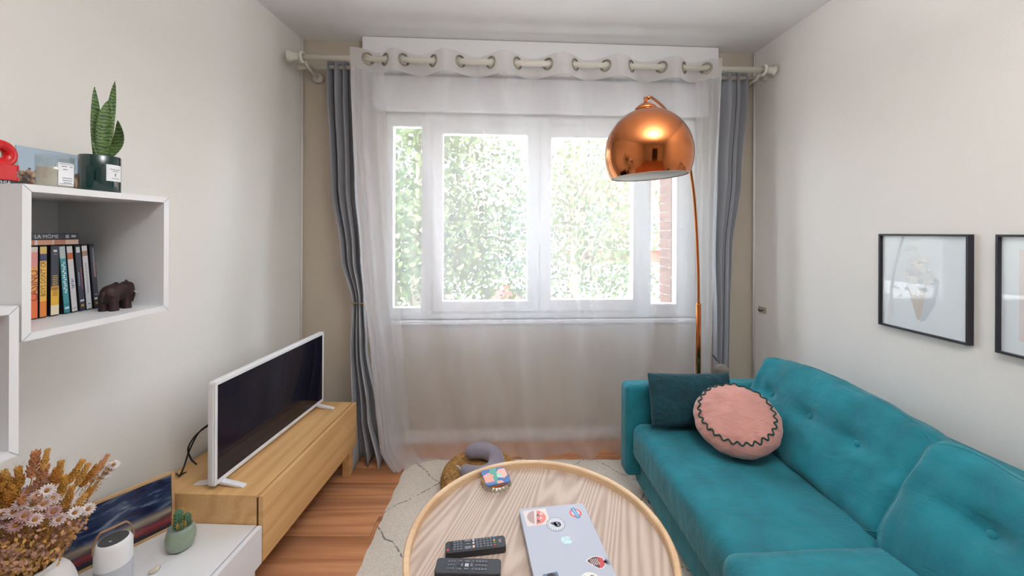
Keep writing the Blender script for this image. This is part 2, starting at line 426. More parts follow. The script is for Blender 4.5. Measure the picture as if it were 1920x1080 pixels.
MB().box(hx-.012, hx+.012, .004, .016, hz-.05, hz+.05).tube([(hx, .004, hz), (hx, -.022, hz), (hx, -.024, hz-.10)], .008, 8).build('window_handle', m_pvc, wd, bevel=.002)
boxm('window_sill', m_white, wd, wx0-.03, wx1+.03, -.025, .03, wz0-.025, wz0, bevel=.004)
# outside: brick pier at the right edge of the opening
m_brick = mat('red_brick', '#8a6a60', .9, var=.3, vscale=(12, 12, 30))
BX = wl(1257, 400, -.27)[0]
bp_ = bpy.data.objects.new('brick_pier', None); COL.objects.link(bp_); bp_.matrix_basis = WM; tag(bp_, 'red brick pier outside, at the right edge of the window', 'pier')
boxm('mortar', mat('mortar', '#b9aea2', .95), bp_, BX+.012, BX+.4, .275, .48, .2, 2.5)
for k in range(32):
    boxm('brick', m_brick, bp_, BX+.004, BX+.20, .268, .47, .2+k*.072, .2+k*.072+.062, bevel=.003, seg=1)

# ------------------------------------------------------------------ curtain rods
def rodpt(px, d, z):   # a point over window-wall plane shifted d into the room
    u, _ = ray(px, 120); Y = (2.63 - d) / (1 - .057*u); return Vector((u*Y, Y, z))
RZ = 2.438; DF = .23; DR = .12
rod = thing('curtain_rod', 'ivory curtain rod carrying the white sheer curtain', 'curtain rod', (0, 0, 0))
a, b = rodpt(560, DF, RZ), rodpt(1440, DF, RZ); dirv = (b-a).normalized()
MB().tube([a, b], .0175, 16).build('rod', m_rod, rod, smooth=True)
def finial(p, d, L=.065):
    return MB().tube([p - d*.01, p + d*.015, p + d*.035, p + d*L, p + d*(L+.004)], [.020, .021, .026, .036, .033], 16).build('finial', m_rod, rod, smooth=True)
finial(a, -dirv, .055); finial(b, dirv, .035)
nW = Vector((-math.sin(AW), math.cos(AW), 0))
for px in (567, 1432):
    p = rodpt(px, DF, RZ); q = p + nW*(DF-.0)
    mb = MB()
    mb.tube([p + Vector((0,0,.026)) - nW*.0 + nW*.0 + (nW*math.cos(t) + Vector((0,0,1))*math.sin(t))*.027 - Vector((0,0,.026)) for t in [k*PI/6 for k in range(12)]], .0095, 8, closed=True)
    mb.tube([p + nW*.028 - Vector((0,0,.01)), p + nW*.07 - Vector((0,0,.03)), q - Vector((0,0,.045))], .010, 8)
    mb.tube([q - Vector((0,0,.045)) - nW*.03, q - Vector((0,0,.045)) - nW*.001], .03, 16)
    mb.build('bracket', m_rod, rod, smooth=True)
rod2 = thing('curtain_rod', 'thinner rear curtain rod carrying the two grey curtains, close to the wall', 'curtain rod')
a2, b2 = rodpt(572, DR, RZ-.012), rodpt(1432, DR, RZ-.012)
MB().tube([a2, b2], .013, 14).build('rod', m_rod, rod2, smooth=True)
for p, d in ((a2, -dirv), (b2, dirv)):
    MB().tube([p - d*.01, p + d*.01, p + d*.04], [.015, .018, .022], 14).build('finial', m_rod, rod2, smooth=True)

# ------------------------------------------------------------------ sheer curtain
CR = [660, 690, 722, 757, 812, 863, 920, 970, 1027, 1078, 1135, 1183, 1240, 1282, 1323, 1347]
def interp(t, pts):
    for (a, va), (b, vb) in zip(pts, pts[1:]):
        if t <= b: return va + (vb-va)*max(0, (t-a))/(b-a)
    return pts[-1][1]
def wave(px):
    for k in range(len(CR)-1):
        if px <= CR[k+1] or k == len(CR)-2:
            f = (px - CR[k])/(CR[k+1]-CR[k]); s = 1 if k % 2 == 0 else -1
            if k == 0: return s*.035*math.cos(f*PI/2)
            if k == len(CR)-2: return s*.035*math.sin(f*PI/2)
            return s*min(.055, .055*(CR[k+1]-CR[k])/50)*math.sin(f*PI)
ZT = 2.492
LE = [(0.0, 748), (.05, 735), (.12, 722), (.35, 712), (.7, 702), (1.0, 690), (1.4, 679), (1.9, 666), (2.3, 660), (2.6, 658)]
RE = [(0, 1338), (.8, 1343), (2.6, 1347)]
def sheer_pt(s, z):
    pxt = 660 + s*687
    l = interp(z, LE); r = interp(z, RE)
    # lower down the cloth gathers toward the left edge a little
    px = l + (r-l)*s
    up = max(0, min(1, (z - 1.6)/.85))
    w = wave(pxt)
    low = .030*math.sin(s*2*PI*6.7 + .8) + .016*math.sin(s*2*PI*11.3 + 2.1 + z*.6) + .02*math.sin(s*2*PI*2.6 + 1 + z)
    off = w*up + (w*.45 + low)*(1-up)
    if z < .35: off += (.35 - z)*(.05 + .05*max(0, 1 - s*9)**.7)*(1 + .5*math.sin(s*23))
    u, _ = ray(px, 400)
    base = DF - .015*(1-up)
    Y = (2.63 - base) / (1 - .057*u)
    p = Vector((u*Y, Y, z)) - nW*off
    return p
sh = thing('sheer_curtain', 'white translucent sheer eyelet curtain hanging across the whole window', 'curtain')
nz_, nx_ = 64, 300
ZB = RZ - .075
zs = [ZB + (.012 - ZB)*(k/(nz_-1)) for k in range(nz_)]
def sp(i, j):
    s = i/(nx_-1); z = zs[j]
    if j == nz_-1: z = .006 + .012*abs(math.sin(s*31))
    return sheer_pt(s, z)
MB().grid(sp, nx_, nz_).build('veil', m_sheer, sh, smooth=True)
hz_ = [ZT + (ZB-.001 - ZT)*k/7 for k in range(8)]
MB().grid(lambda i, j: sheer_pt(i/(nx_-1), hz_[j]), nx_, 8).build('heading_band', m_sheerhead, sh, smooth=True)
# gathered edges: the cloth doubles back on itself at both sides
def side_fold(s0, s1, name='side_fold'):
    n_ = 60
    def P(i, j):
        t = i/(n_-1); s_ = s0 + (s1-s0)*t; z = zs[j] if j < nz_-1 else .010
        return sheer_pt(s_, z) - nW*(.022 + .012*math.sin(t*PI*5 + z*.4)) * (math.sin(t*PI)**.5 if 0 < t < 1 else 0)
    MB().grid(P, n_, nz_).build(name, m_sheer, sh, smooth=True)
side_fold(.0, .085); side_fold(.0, .045); side_fold(.945, 1.0)
tor = None
for px in CR[1:-1]:
    s = (px-660)/687
    p = sheer_pt(s, RZ); t = (sheer_pt(min(1, s+.004), RZ) - sheer_pt(max(0, s-.004), RZ)); t.z = 0
    M = frameM(p, t, (0, 0, 1))
    if tor is None:
        tor = MB().tube([(.033*math.cos(2*PI*k/24), .033*math.sin(2*PI*k/24), 0) for k in range(24)], .0065, 8, closed=True).build('grommet', m_steel, sh, smooth=True, M=M)
    else:
        copy_part(tor, sh, M)

# ------------------------------------------------------------------ grey side curtains
def greymat():
    m = bpy.data.materials.new('grey_striped_curtain'); m.use_nodes = True; nt = m.node_tree; b = nt.nodes['Principled BSDF']; L = nt.links.new
    b.inputs['Roughness'].default_value = .55; b.inputs['Sheen Weight'].default_value = .2
    uv = nt.nodes.new('ShaderNodeUVMap'); sx = nt.nodes.new('ShaderNodeSeparateXYZ'); L(uv.outputs[0], sx.inputs[0])
    fr = nt.nodes.new('ShaderNodeMath'); fr.operation = 'FRACT'; L(sx.outputs[0], fr.inputs[0])
    lt = nt.nodes.new('ShaderNodeMath'); lt.operation = 'LESS_THAN'; lt.inputs[1].default_value = .05; L(fr.outputs[0], lt.inputs[0])
    mx = nt.nodes.new('ShaderNodeMix'); mx.data_type = 'RGBA'; L(lt.outputs[0], mx.inputs[0])
    mx.inputs[6].default_value = lin('#a6a8ae') + (1,); mx.inputs[7].default_value = lin('#4a4d56') + (1,)
    L(mx.outputs[2], b.inputs['Base Color']); return m
m_grey_c = greymat()
def side_curtain(root, rows, folds, phase, stripes, n=120, nz=60, seed=1):
    """rows: (z, centre X, centre Y, half width, fold depth)"""
    mb = MB(); uvs = []
    zs = [rows[0][0] + (rows[-1][0]-rows[0][0])*k/(nz-1) for k in range(nz)]
    def lerp(z):
        for a, b in zip(rows, rows[1:]):
            if (a[0] >= z >= b[0]):
                t = (a[0]-z)/(a[0]-b[0]); t = t*t*(3-2*t); return [a[k] + (b[k]-a[k])*t for k in range(1, 5)]
        return list(rows[-1][1:])
    vs = []
    for i in range(n):
        s = i/(n-1)
        for z in zs:
            cx, cy, hw, dp = lerp(z)
            a = s*folds*2*PI + phase
            wx = (s*2-1)*hw + .35*hw/folds*math.sin(a*1.0 + .6 + z*.5)
            d = dp*math.sin(a) + .3*dp*math.sin(a*.43 + 1.3 + z)
            vs.append((cx + wx*math.cos(AW) + d*math.sin(AW), cy + wx*math.sin(AW) - d*math.cos(AW), z)); uvs.append((s*stripes + .3, z))
    fs = [(i*nz+j, (i+1)*nz+j, (i+1)*nz+j+1, i*nz+j+1) for i in range(n-1) for j in range(nz-1)]
    mb.add(vs, fs); mb.uv = uvs
    o = mb.build('drape', m_grey_c, root, smooth=True)
    md = o.modifiers.new('solid', 'SOLIDIFY'); md.thickness = .003
    return o
gl = thing('grey_curtain', 'grey striped curtain left of the window, tied with twine at sill height', 'curtain', group=None)
rl = rodpt(641, DR, RZ)
tie = at(673, 567, 2.42)
side_curtain(gl, [(RZ+.03, rl.x, rl.y, .085, .035), (RZ-.1, rl.x+.002, rl.y, .085, .04), (1.7, rl.x+.025, rl.y-.005, .078, .04), (1.25, tie.x-.045, 2.425, .062, .035), (tie.z, tie.x, 2.42, .036, .022),
                  (.7, tie.x+.012, 2.40, .048, .03), (.3, tie.x+.06, 2.385, .075, .04), (.008, tie.x+.125, 2.355, .125, .06)], 3.4, .7, 5.2)
MB().tube([(tie.x + .046*math.cos(t), 2.42 + .036*math.sin(t), tie.z + .004*math.sin(3*t)) for t in [k*PI/10 for k in range(20)]], .0028, 6, closed=True).tube(
    [(tie.x+.035, 2.39, tie.z), (tie.x+.05, 2.38, tie.z-.012), (tie.x+.055, 2.375, tie.z-.03)], .002, 6).build('twine', mat('twine', '#b59b72', .9), gl, smooth=True)
gr = thing('grey_curtain', 'grey striped curtain right of the window, gathered behind the sofa', 'curtain')
rr_ = rodpt(1374, DR, RZ); lo = at(1352, 690, 2.58)
side_curtain(gr, [(RZ+.03, rr_.x, rr_.y, .085, .03), (RZ-.1, rr_.x-.002, rr_.y, .088, .035), (1.8, rr_.x-.03, rr_.y, .078, .035), (1.25, rr_.x-.07, rr_.y-.005, .055, .03), (.9, lo.x+.002, 2.58, .045, .028),
                  (lo.z, lo.x, 2.58, .042, .025), (.25, lo.x, 2.575, .06, .03), (.01, lo.x, 2.57, .07, .03)], 2.8, 2.2, 4.6, seed=4)
st = thing('curtain_weight', 'grey stone weight hanging on a cord at the right grey curtain', 'curtain weight', at(1353, 694, 2.515))
MB().ell((0, 0, 0), (.048, .024, .040), 18, 12, Matrix.Rotation(.5, 3, 'Y')).build('stone', mat('stone', '#8e8780', .9, var=.15, vscale=(40, 40, 40), bump=.4, bscale=60), st, smooth=True)
MB().tube([(-.01, .0, .036), (-.03, .015, .075), (-.045, .03, .09), (-.02, .02, .05)], .0025, 6).build('cord', m_ink, st)

# ------------------------------------------------------------------ arc lamp
lp = onz(1309, 900, 0); PX, PY = ray(1309.5, 640)[0]*2.29, 2.29
lamp = thing('arc_floor_lamp', 'copper arc floor lamp with a big dome shade behind the sofa', 'floor lamp', (PX, PY, 0))
SH = at(1215, 290, 1.60)     # dome centre
hx_, hy_ = SH.x - PX, SH.y - PY; RL = math.hypot(hx_, hy_); ux, uy = hx_/RL, hy_/RL
MB().lathe([(0, 0), (.118, 0), (.12, .004), (.12, .03), (.117, .034), (.02, .034)], 40).build('base', mat('white_marble', '#e6e3df', .25, var=.12, vscale=(12, 12, 12)), lamp, smooth=False)
jz = at(1309, 570, 2.29).z
MB().lathe([(.0145, .034), (.0145, jz), (.012, jz+.004), (.007, jz+.004)], 18).build('pole', m_copper, lamp, smooth=True)
top = at(1211, 184, 1.60).z
prof = [(0, jz), (.004, jz+.12), (.025, 1.25), (.068, 1.46), (.115, 1.60), (.178, 1.715), (.27, 1.815), (.40, 1.895), (.55, 1.945), (.68, top+.012), (RL-.04, top+.012), (RL, top)]
# smooth the arc
def cr_spline(P, k=6):
    out = []
    for i in range(len(P)-1):
        p0 = P[max(i-1, 0)]; p1 = P[i]; p2 = P[i+1]; p3 = P[min(i+2, len(P)-1)]
        for j in range(k):
            t = j/k
            out.append(tuple(.5*((2*b) + (-a+c)*t + (2*a-5*b+4*c-d)*t*t + (-a+3*b-3*c+d)*t**3) for a, b, c, d in zip(p0, p1, p2, p3)))
    out.append(tuple(P[-1])); return out
MB().tube([(ux*r, uy*r, z) for r, z in cr_spline(prof)], .0075, 12).build('arm', m_copper, lamp, smooth=True)
R = 84.5*1.60/F/1.06
sc = Vector((SH.x-PX, SH.y-PY, SH.z))
zb = -.155*R/.18
tilt = Matrix.Translation(sc) @ Matrix.Rotation(math.radians(-3.0), 4, 'Y') @ Matrix.Translation(-sc)
t0 = math.asin(max(-1, (at(1213, 331, 1.60).z - SH.z)/R)); t1_ = math.radians(76)
KZ = 1.08
t0 = math.asin(max(-1, (at(1213, 331, 1.60).z - SH.z)/(R*KZ)))
profo = [(R*math.cos(t0 + (t1_-t0)*k/30), KZ*R*math.sin(t0 + (t1_-t0)*k/30)) for k in range(31)]
shd = MB().lathe(profo, 64, sc, cap=False, M=tilt).build('shade', m_copper, lamp, smooth=True)
Ri = R - .004
profi = [(Ri*math.cos(t0 + (t1_+.2-t0)*k/30), KZ*Ri*math.sin(t0 + (t1_+.2-t0)*k/30) + .0005) for k in range(31)]
MB().lathe(profi, 48, sc, cap=True, M=tilt).build('shade_lining', m_shadein, shd, smooth=True)
MB().lathe([(Ri*math.cos(t0), KZ*R*math.sin(t0)), (R*math.cos(t0), KZ*R*math.sin(t0))], 64, sc, cap=False, M=tilt).build('shade_rim', m_copper, shd)
zt = KZ*R*math.sin(t1_)
MB().lathe([(R*math.cos(t1_)+.001, zt-.001), (.046, zt+.002), (.040, zt+.012), (.024, zt+.024), (.010, zt+.030), (.007, zt+.032), (.007, top-SH.z+.004), (0, top-SH.z+.006)], 32, sc, cap=False, M=tilt).build('shade_cap', m_copper, lamp, smooth=True)
MB().ell(sc + Vector((0, 0, zt-.09)), (.03, .03, .045), 16, 10).tube([sc + Vector((0,0,zt-.06)), sc + Vector((0,0,zt))], .018, 12).build('bulb', m_paper, lamp, smooth=True)

# ------------------------------------------------------------------ sofa
sofa = thing('sofa', 'teal velvet sofa with buttoned back cushions along the right wall', 'sofa', (.60, 2.16, 0), math.radians(3.0))
boxm('base_frame', m_teal, sofa, .075, 1.0, -2.0, -.02, .05, .27, bevel=.02, seg=3)
boxm('armrest', m_teal, sofa, 0.0, 1.03, -.105, 0, .11, .592, bevel=.028, seg=4)
boxm('backrest', m_teal, sofa, .93, 1.05, -2.0, -.10, .06, .625, bevel=.025, seg=4)
def soft_box(name, x0, x1, y0, y1, z0, z1, r, m, parent, nx=18, ny=30, nz=8, puff=.015, seed=0, amp=.004, fr=9):
    """rounded cushion block: box surface grid pushed to a rounded shape with soft folds"""
    mb = MB(); c = Vector(((x0+x1)/2, (y0+y1)/2, (z0+z1)/2)); h = Vector(((x1-x0)/2, (y1-y0)/2, (z1-z0)/2))
    def rnd(p):
        q = Vector([max(-h[k]+r, min(h[k]-r, p[k])) for k in range(3)]); d = p - q
        if d.length > 1e-9: p = q + d.normalized()*r
        fx, fy = 1-(p.x/h.x)**2, 1-(p.y/h.y)**2
        p = p.copy(); p.z += puff*max(0, fx)*max(0, fy)*(1 if p.z > 0 else .2)
        nn = noise.noise(Vector((p.x*fr+seed, p.y*fr*.5, p.z*fr)))
        return c + p + Vector((0, 0, 1))*nn*amp - Vector((1, 0, 0))*nn*amp*(1 if p.x < 0 else 0)
    def face(ax, sgn, n1, n2):
        a1, a2 = [k for k in range(3) if k != ax]
        def P(i, j):
            p = Vector((0, 0, 0)); p[ax] = sgn*h[ax]; 
            ease = lambda t: math.sin((t-.5)*PI)*.5*.55 + (t-.5)*.45 
            p[a1] = 2*h[a1]*ease(i/(n1-1)); p[a2] = 2*h[a2]*ease(j/(n2-1)); return rnd(p)
        mb.grid(P, n1, n2)
    N = (nx, ny, nz)
    for ax in range(3):
        a1, a2 = [k for k in range(3) if k != ax]
        for s in (-1, 1): face(ax, s, N[a1], N[a2])
    o = mb.build(name, m, parent, smooth=True)
    import bmesh
    bm = bmesh.new(); bm.from_mesh(o.data); bmesh.ops.remove_doubles(bm, verts=bm.verts, dist=.0008); bmesh.ops.recalc_face_normals(bm, faces=bm.faces); bm.to_mesh(o.data); bm.free()
    for p in o.data.polygons: p.use_smooth = True
    return o
soft_box('seat_cushion', .028, .90, -.985, -.10, .21, .405, .05, m_teal, sofa, nx=34, ny=44, nz=12, puff=.012, seed=3, amp=.006, fr=7)
soft_box('seat_cushion', -.02, .90, -1.95, -.955, .20, .438, .055, m_teal, sofa, nx=34, ny=44, nz=12, puff=.016, seed=9, amp=.006, fr=6)
for x, y in ((.12, -.15), (.12, -1.85), (.95, -.12), (.95, -1.85)):
    MB().lathe([(.02, 0), (.025, .05)], 14, (x, y, 0)).build('foot', m_black, sofa)

def pillow(name, w, h, T, m, parent, M, n=40, p=3.0, q=.55, pinch=.06, buttons=(), wr=.006, seed=0, fr=6):
    """stuffed cushion in local x (width), y (height), z (thickness, + is the front)"""
    mb = MB()
    def P(u, v, s):
        x = u*w/2*(1 - pinch*(v*v)*(1-abs(u)*.0)*.5*(abs(u)**4)); y = v*h/2*(1 - pinch*(u*u)*.5*(abs(v)**4))
        x *= 1 - pinch*(1 - v*v)*abs(u)**6*.8; y *= 1 - pinch*(1 - u*u)*abs(v)**6*.8
        t = T/2*max(0, 1-abs(u)**p)**q*max(0, 1-abs(v)**p)**q
        if s > 0:
            for bx_, by_ in buttons:
                d2 = ((x-bx_)**2 + ((y-by_)*1.3)**2); t -= .030*math.exp(-d2/.0026) + .012*math.exp(-(y-by_)**2/.0012)*(.5)
        nn = noise.noise(Vector((u*fr+seed, v*fr, s*3.1)))*wr*(1.2 - max(0, 1-abs(u)**6)*max(0, 1-abs(v)**6)*.6)
        nn *= max(0, 1-abs(u)**8)*max(0, 1-abs(v)**8)
        return Vector((x, y, s*(t) + nn))
    e = lambda k: math.sin((k/(n-1)-.5)*PI)
    for s in (1, -1):
        mb.grid(lambda i, j: P(e(i), e(j), s), n, n)
    o = mb.build(name, m, parent, smooth=True, M=M)
    import bmesh
    bm = bmesh.new(); bm.from_mesh(o.data); bmesh.ops.remove_doubles(bm, verts=bm.verts, dist=.0005); bmesh.ops.recalc_face_normals(bm, faces=bm.faces); bm.to_mesh(o.data); bm.free()
    for pl in o.data.polygons: pl.use_smooth = True
    for bx_, by_ in buttons:
        t = T/2*max(0, 1-abs(bx_*2/w)**p)**q*max(0, 1-abs(by_*2/h)**p)**q - .034
        MB().ell((bx_, by_, t), (.0125, .0125, .007), 14, 8).build('button', m, o, smooth=True)
    return o
def soft_cushion(name, w, h, T, m, parent, M, buttons=(), seed=0, wr=.016, puff=.035, nw=60, nh=40, nt=12):
    r = T*.40; hh = Vector((w/2, h/2, T/2)); mb = MB()
    ease = lambda t: math.sin((t-.5)*PI)*.5*.5 + (t-.5)*.5
    def shape(p):
        q = Vector([max(-hh[k]+r, min(hh[k]-r, p[k])) for k in range(3)]); d = p - q
        if d.length > 1e-9: p = q + d.normalized()*r
        u, v = p.x/hh.x, p.y/hh.y; p = p.copy()
        fz = p.z/hh.z
        p.z += puff*max(0, 1-u*u)*max(0, 1-v*v)*fz
        p.y += .012*math.sin(u*2.4+seed)*(v > 0)*abs(v) - .010*abs(u)**4*(v > 0)
        p.x *= 1 - .03*abs(v)**3
        wf = .35 + .9*max(abs(u), abs(v))**3
        p.z += wr*wf*noise.noise(Vector((p.x*7+seed*3.1, p.y*9, fz)))
        p.z += .5*wr*wf*noise.noise(Vector((p.x*22+seed, p.y*14, fz*2)))
        p.y += wr*.8*noise.noise(Vector((p.x*9-seed, p.z*12, v)))*abs(v)
        if fz > .2:
            for bx_, by_ in buttons:
                d2 = (p.x-bx_)**2 + ((p.y-by_)*1.25)**2; p.z -= .026*math.exp(-d2/.0016) + .010*math.exp(-d2/.012)
            if buttons: p.z -= .010*math.exp(-((p.y-buttons[0][1])**2)/.0011)*max(0, 1-u**6)
        return p
    N = (nw, nh, nt)
    for ax in range(3):
        a1, a2 = [k for k in range(3) if k != ax]
        for sg_ in (-1, 1):
            def P(i, j):
                p = Vector((0, 0, 0)); p[ax] = sg_*hh[ax]; p[a1] = 2*hh[a1]*ease(i/(N[a1]-1)); p[a2] = 2*hh[a2]*ease(j/(N[a2]-1)); return shape(p)
            mb.grid(P, N[a1], N[a2])
    o = mb.build(name, m, parent, smooth=True, M=M)
    import bmesh
    bm = bmesh.new(); bm.from_mesh(o.data); bmesh.ops.remove_doubles(bm, verts=bm.verts, dist=.0006); bmesh.ops.recalc_face_normals(bm, faces=bm.faces); bm.to_mesh(o.data); bm.free()
    for pl in o.data.polygons: pl.use_smooth = True
    for bx_, by_ in buttons:
        c_ = shape(Vector((bx_, by_, hh.z))); MB().ell((c_.x, c_.y, c_.z+.003), (.0125, .0125, .006), 14, 8).build('button', m, o, smooth=True)
    # piped seam round the front edge
    pts_ = []
    for k in range(160):
        a = 2*PI*k/160; cx_, sy_ = math.cos(a), math.sin(a); e_ = 5.0
        x_ = hh.x*math.copysign(abs(cx_)**(2/e_), cx_)*.985; y_ = hh.y*math.copysign(abs(sy_)**(2/e_), sy_)*.985
        q_ = shape(Vector((x_, y_, hh.z*.62))); pts_.append(q_)
    MB().tube(pts_, .0026, 6, closed=True, up=Vector((0, 0, 1))).build('seam_piping', m, o, smooth=True)
    return o
def back_cushion(y0, y1, xb, xt, zb_, zt_, buttons, seed, T=.135, roll=0):
    """front plane runs from (xb,zb) at the bottom to (xt,zt) at the top"""
    xa = Vector((0, -1, 0)); ya = Vector((xt-xb, 0, zt_-zb_)).normalized()
    hgt = math.hypot(xt-xb, zt_-zb_)
    nrm = xa.cross(ya)           # points toward the room
    c = Vector(((xb+xt)/2, (y0+y1)/2, (zb_+zt_)/2)) - nrm*T*.45
    if roll: ya = Matrix.Rotation(roll, 3, nrm) @ ya; xa = Matrix.Rotation(roll, 3, nrm) @ xa
    return soft_cushion('back_cushion', abs(y1-y0), hgt, T, m_teal, sofa, frameM(c, xa, ya), buttons, seed)
back_cushion(-.13, -.955, .53, .74, .395, .785, [(-.26, .03), (-.02, .03), (.19, .03)], 2)
back_cushion(-.945, -1.80, .47, .67, .415, .775, [(-.20, .03), (.05, .03), (.27, .03)], 11)

# rectangular dark cushion against the arm
dp = thing('rectangular_cushion', 'small deep teal rectangular velvet cushion against the sofa arm', 'cushion', (0, 0, 0))
c0 = at(1296, 749, 1.985)
pillow('cover', .445, .262, .12, m_teal2, dp, frameM(c0, (math.cos(.05), math.sin(.05), -.02), (0, .30, 1)), n=40, p=3.2, q=.5, pinch=.07, wr=.008, seed=5)
# round pink cushion
pk = thing('round_cushion', 'round dusty pink velvet cushion with wavy dark green trim', 'cushion', (0, 0, 0))
pc = at(1380, 786, 1.77)
nrm = Vector((-.28, -.44, .82)).normalized()
xa = Vector((1, -.28, -.10)); xa = (xa - nrm*xa.dot(nrm)).normalized(); ya = nrm.cross(xa)
RP = .176; TP = .15
def disc_h(r): return TP/2*max(0, 1 - r**3.2)**.55
def pink_pt(i, j, s, n=72, m=24):
    a = 2*PI*i/n; r = math.sin(j/(m-1)*PI/2)
    rad = RP*r*(1 + .010*math.sin(a*9+1)*r**8 + .007*math.sin(a*17)*r**8)
    z = s*disc_h(r)
    z += s*.006*math.sin(a*24 + 2*math.sin(a*3))*max(0, (r-.55)/.45)*(1-r**10)
    z += noise.noise(Vector((r*math.cos(a)*3, r*math.sin(a)*3, s)))*.008*(1-r**6)
    return Vector((rad*math.cos(a), rad*math.sin(a), z))
mb = MB()
for s in (1, -1): mb.grid(lambda i, j: pink_pt(i, j, s), 72, 24, closeu=True)
MP = frameM(pc, xa, ya)
mb.build('cover', m_pink, pk, smooth=True, M=MP)
pts = []
for k in range(480):
    a = 2*PI*k/480; r = .845 + .035*math.sin(a*27)
    pts.append(Vector((RP*r*math.cos(a), RP*r*math.sin(a), disc_h(r) + .0045 + .005*math.sin(a*24 + 2*math.sin(a*3))*(r-.55)/.45 + noise.noise(Vector((r*math.cos(a)*3, r*math.sin(a)*3, 1)))*.008*(1-r**6))))
MB().tube(pts, .0032, 6, closed=True, up=Vector((0, 0, 1))).build('ric_rac_trim', m_green, pk, smooth=True, M=MP)

# ------------------------------------------------------------------ pictures on the right wall
RWM = Matrix.Translation((xr(1.66), 1.66, 0)) @ Matrix.Rotation(AR, 4, 'Z')   # local y along the wall (away), -x into the room
def picture(name, label, y0, y1, z0, z1, img):
    r = thing(name, label, 'picture frame', group='framed prints on the right wall'); r.matrix_basis = RWM
    D = .026; t = .0085
    mb = MB(); mb.box(-D, -.001, y0, y0+t, z0, z1); mb.box(-D, -.001, y1-t, y1, z0, z1); mb.box(-D, -.001, y0+t, y1-t, z0, z0+t); mb.box(-D, -.001, y0+t, y1-t, z1-t, z1)
    mb.build('frame', m_blackframe, r, bevel=.0012, seg=1)
    pr = boxm('print', mat('print_paper_' + name, img, .6), r, -.012, -.002, y0+t, y1-t, z0+t, z1-t)
    boxm('glass', m_picglass, r, -.0165, -.0150, y0+t, y1-t, z0+t, z1-t)
    return r, pr
RWi = RWM.inverted()
def onright(px, py, d=.026):
    u, w = ray(px, py); n = Vector((-math.cos(AR), -math.sin(AR), 0)); P0 = Vector((xr(1.66), 1.66, 0)) + n*d
    D_ = Vector((u, 1, w)); t = n.dot(P0 - Vector((0, 0, EYE)))/n.dot(D_); return RWi @ (Vector((0, 0, EYE)) + D_*t)
pa, pb = onright(1646.5, 438), onright(1814.5, 648)
zt_, zb2 = (onright(1646, 438).z + onright(1814, 440).z)/2, (onright(1646, 608).z + onright(1814, 648).z)/2
r1, pr1 = picture('framed_print', 'black-framed print of a white flower in an ice-cream cone on the right wall', pb.y, pa.y, zb2, zt_, '#e6edf1')
yc = (pa.y+pb.y)/2 + .004; zc = (zt_+zb2)/2; Wd = pa.y-pb.y
e0 = Vector((-.0125, yc, zc)); ex, ey = (0, -1, 0), (0, 0, 1)
flat('printed_shadow', [(.02, .05), (.07, .02), (.055, -.08), (.02, -.15), (.0, -.16), (.0, 0)], mat('print_shade', '#cdd5da', .7), pr1, e0, ex, ey, .0002)
flat('printed_cone', [(-.048, -.03), (.022, -.035), (.0, -.148), (-.006, -.155), (-.013, -.150)], mat('print_cone', '#d0c6be', .8, var=.12, vscale=(200, 200, 200)), pr1, e0, ex, ey, .0004)
rg = random.Random(5)
pm = [mat('petal_a', '#f3f4f5', .8), mat('petal_b', '#e6e8ec', .8), mat('petal_c', '#f8f7f3', .8), mat('petal_d', '#dde1e7', .8), mat('petal_e', '#eceeef', .8)]
for k in range(70):
    a = rg.uniform(0, 2*PI); rr0 = math.sqrt(rg.random()); cx_, cz_ = -.008 + rr0*.048*math.cos(a), .035 + rr0*.085*math.sin(a)
    rs = rg.uniform(.007, .017); ph = rg.uniform(0, 6)
    pts_ = [(cx_ + rs*(1+.35*math.sin(3*b+ph))*math.cos(b), cz_ + rs*.8*(1+.3*math.cos(5*b+ph))*math.sin(b)) for b in [2*PI*j/16 for j in range(16)]]
    flat('printed_petal', pts_, pm[k % 5], pr1, e0, ex, ey, .0006 + k*.00002)
pd = onright(1865.5, 439)
y1 = pd.y; y0 = y1 - .30
r2, pr2 = picture('framed_print', 'black-framed pale pink print with a white margin, nearer right edge of the wall', y0, y1, zb2, zt_, '#e9eaee')
boxm('printed_field', mat('print_pink', '#e6dcdd', .7, var=.05, vscale=(6, 6, 6)), pr2, -.0126, -.0121, y0+.02, y1-.055, zb2+.055, zt_-.05)
# little wall hook
hk = thing('wall_hook', 'small metal wall hook on the right wall by the corner', 'hook')
hp = onright(1430, 581, .0); hk.matrix_basis = RWM @ Matrix.Translation(hp)
boxm('back_plate', mat('old_plate', '#a8a095', .5), hk, -.006, 0, -.035, .035, -.020, .020, bevel=.003)
MB().tube([(-.006, -.01, 0), (-.03, -.01, -.004), (-.036, -.01, .008)], .005, 8).build('hook_arm', m_dark, hk)

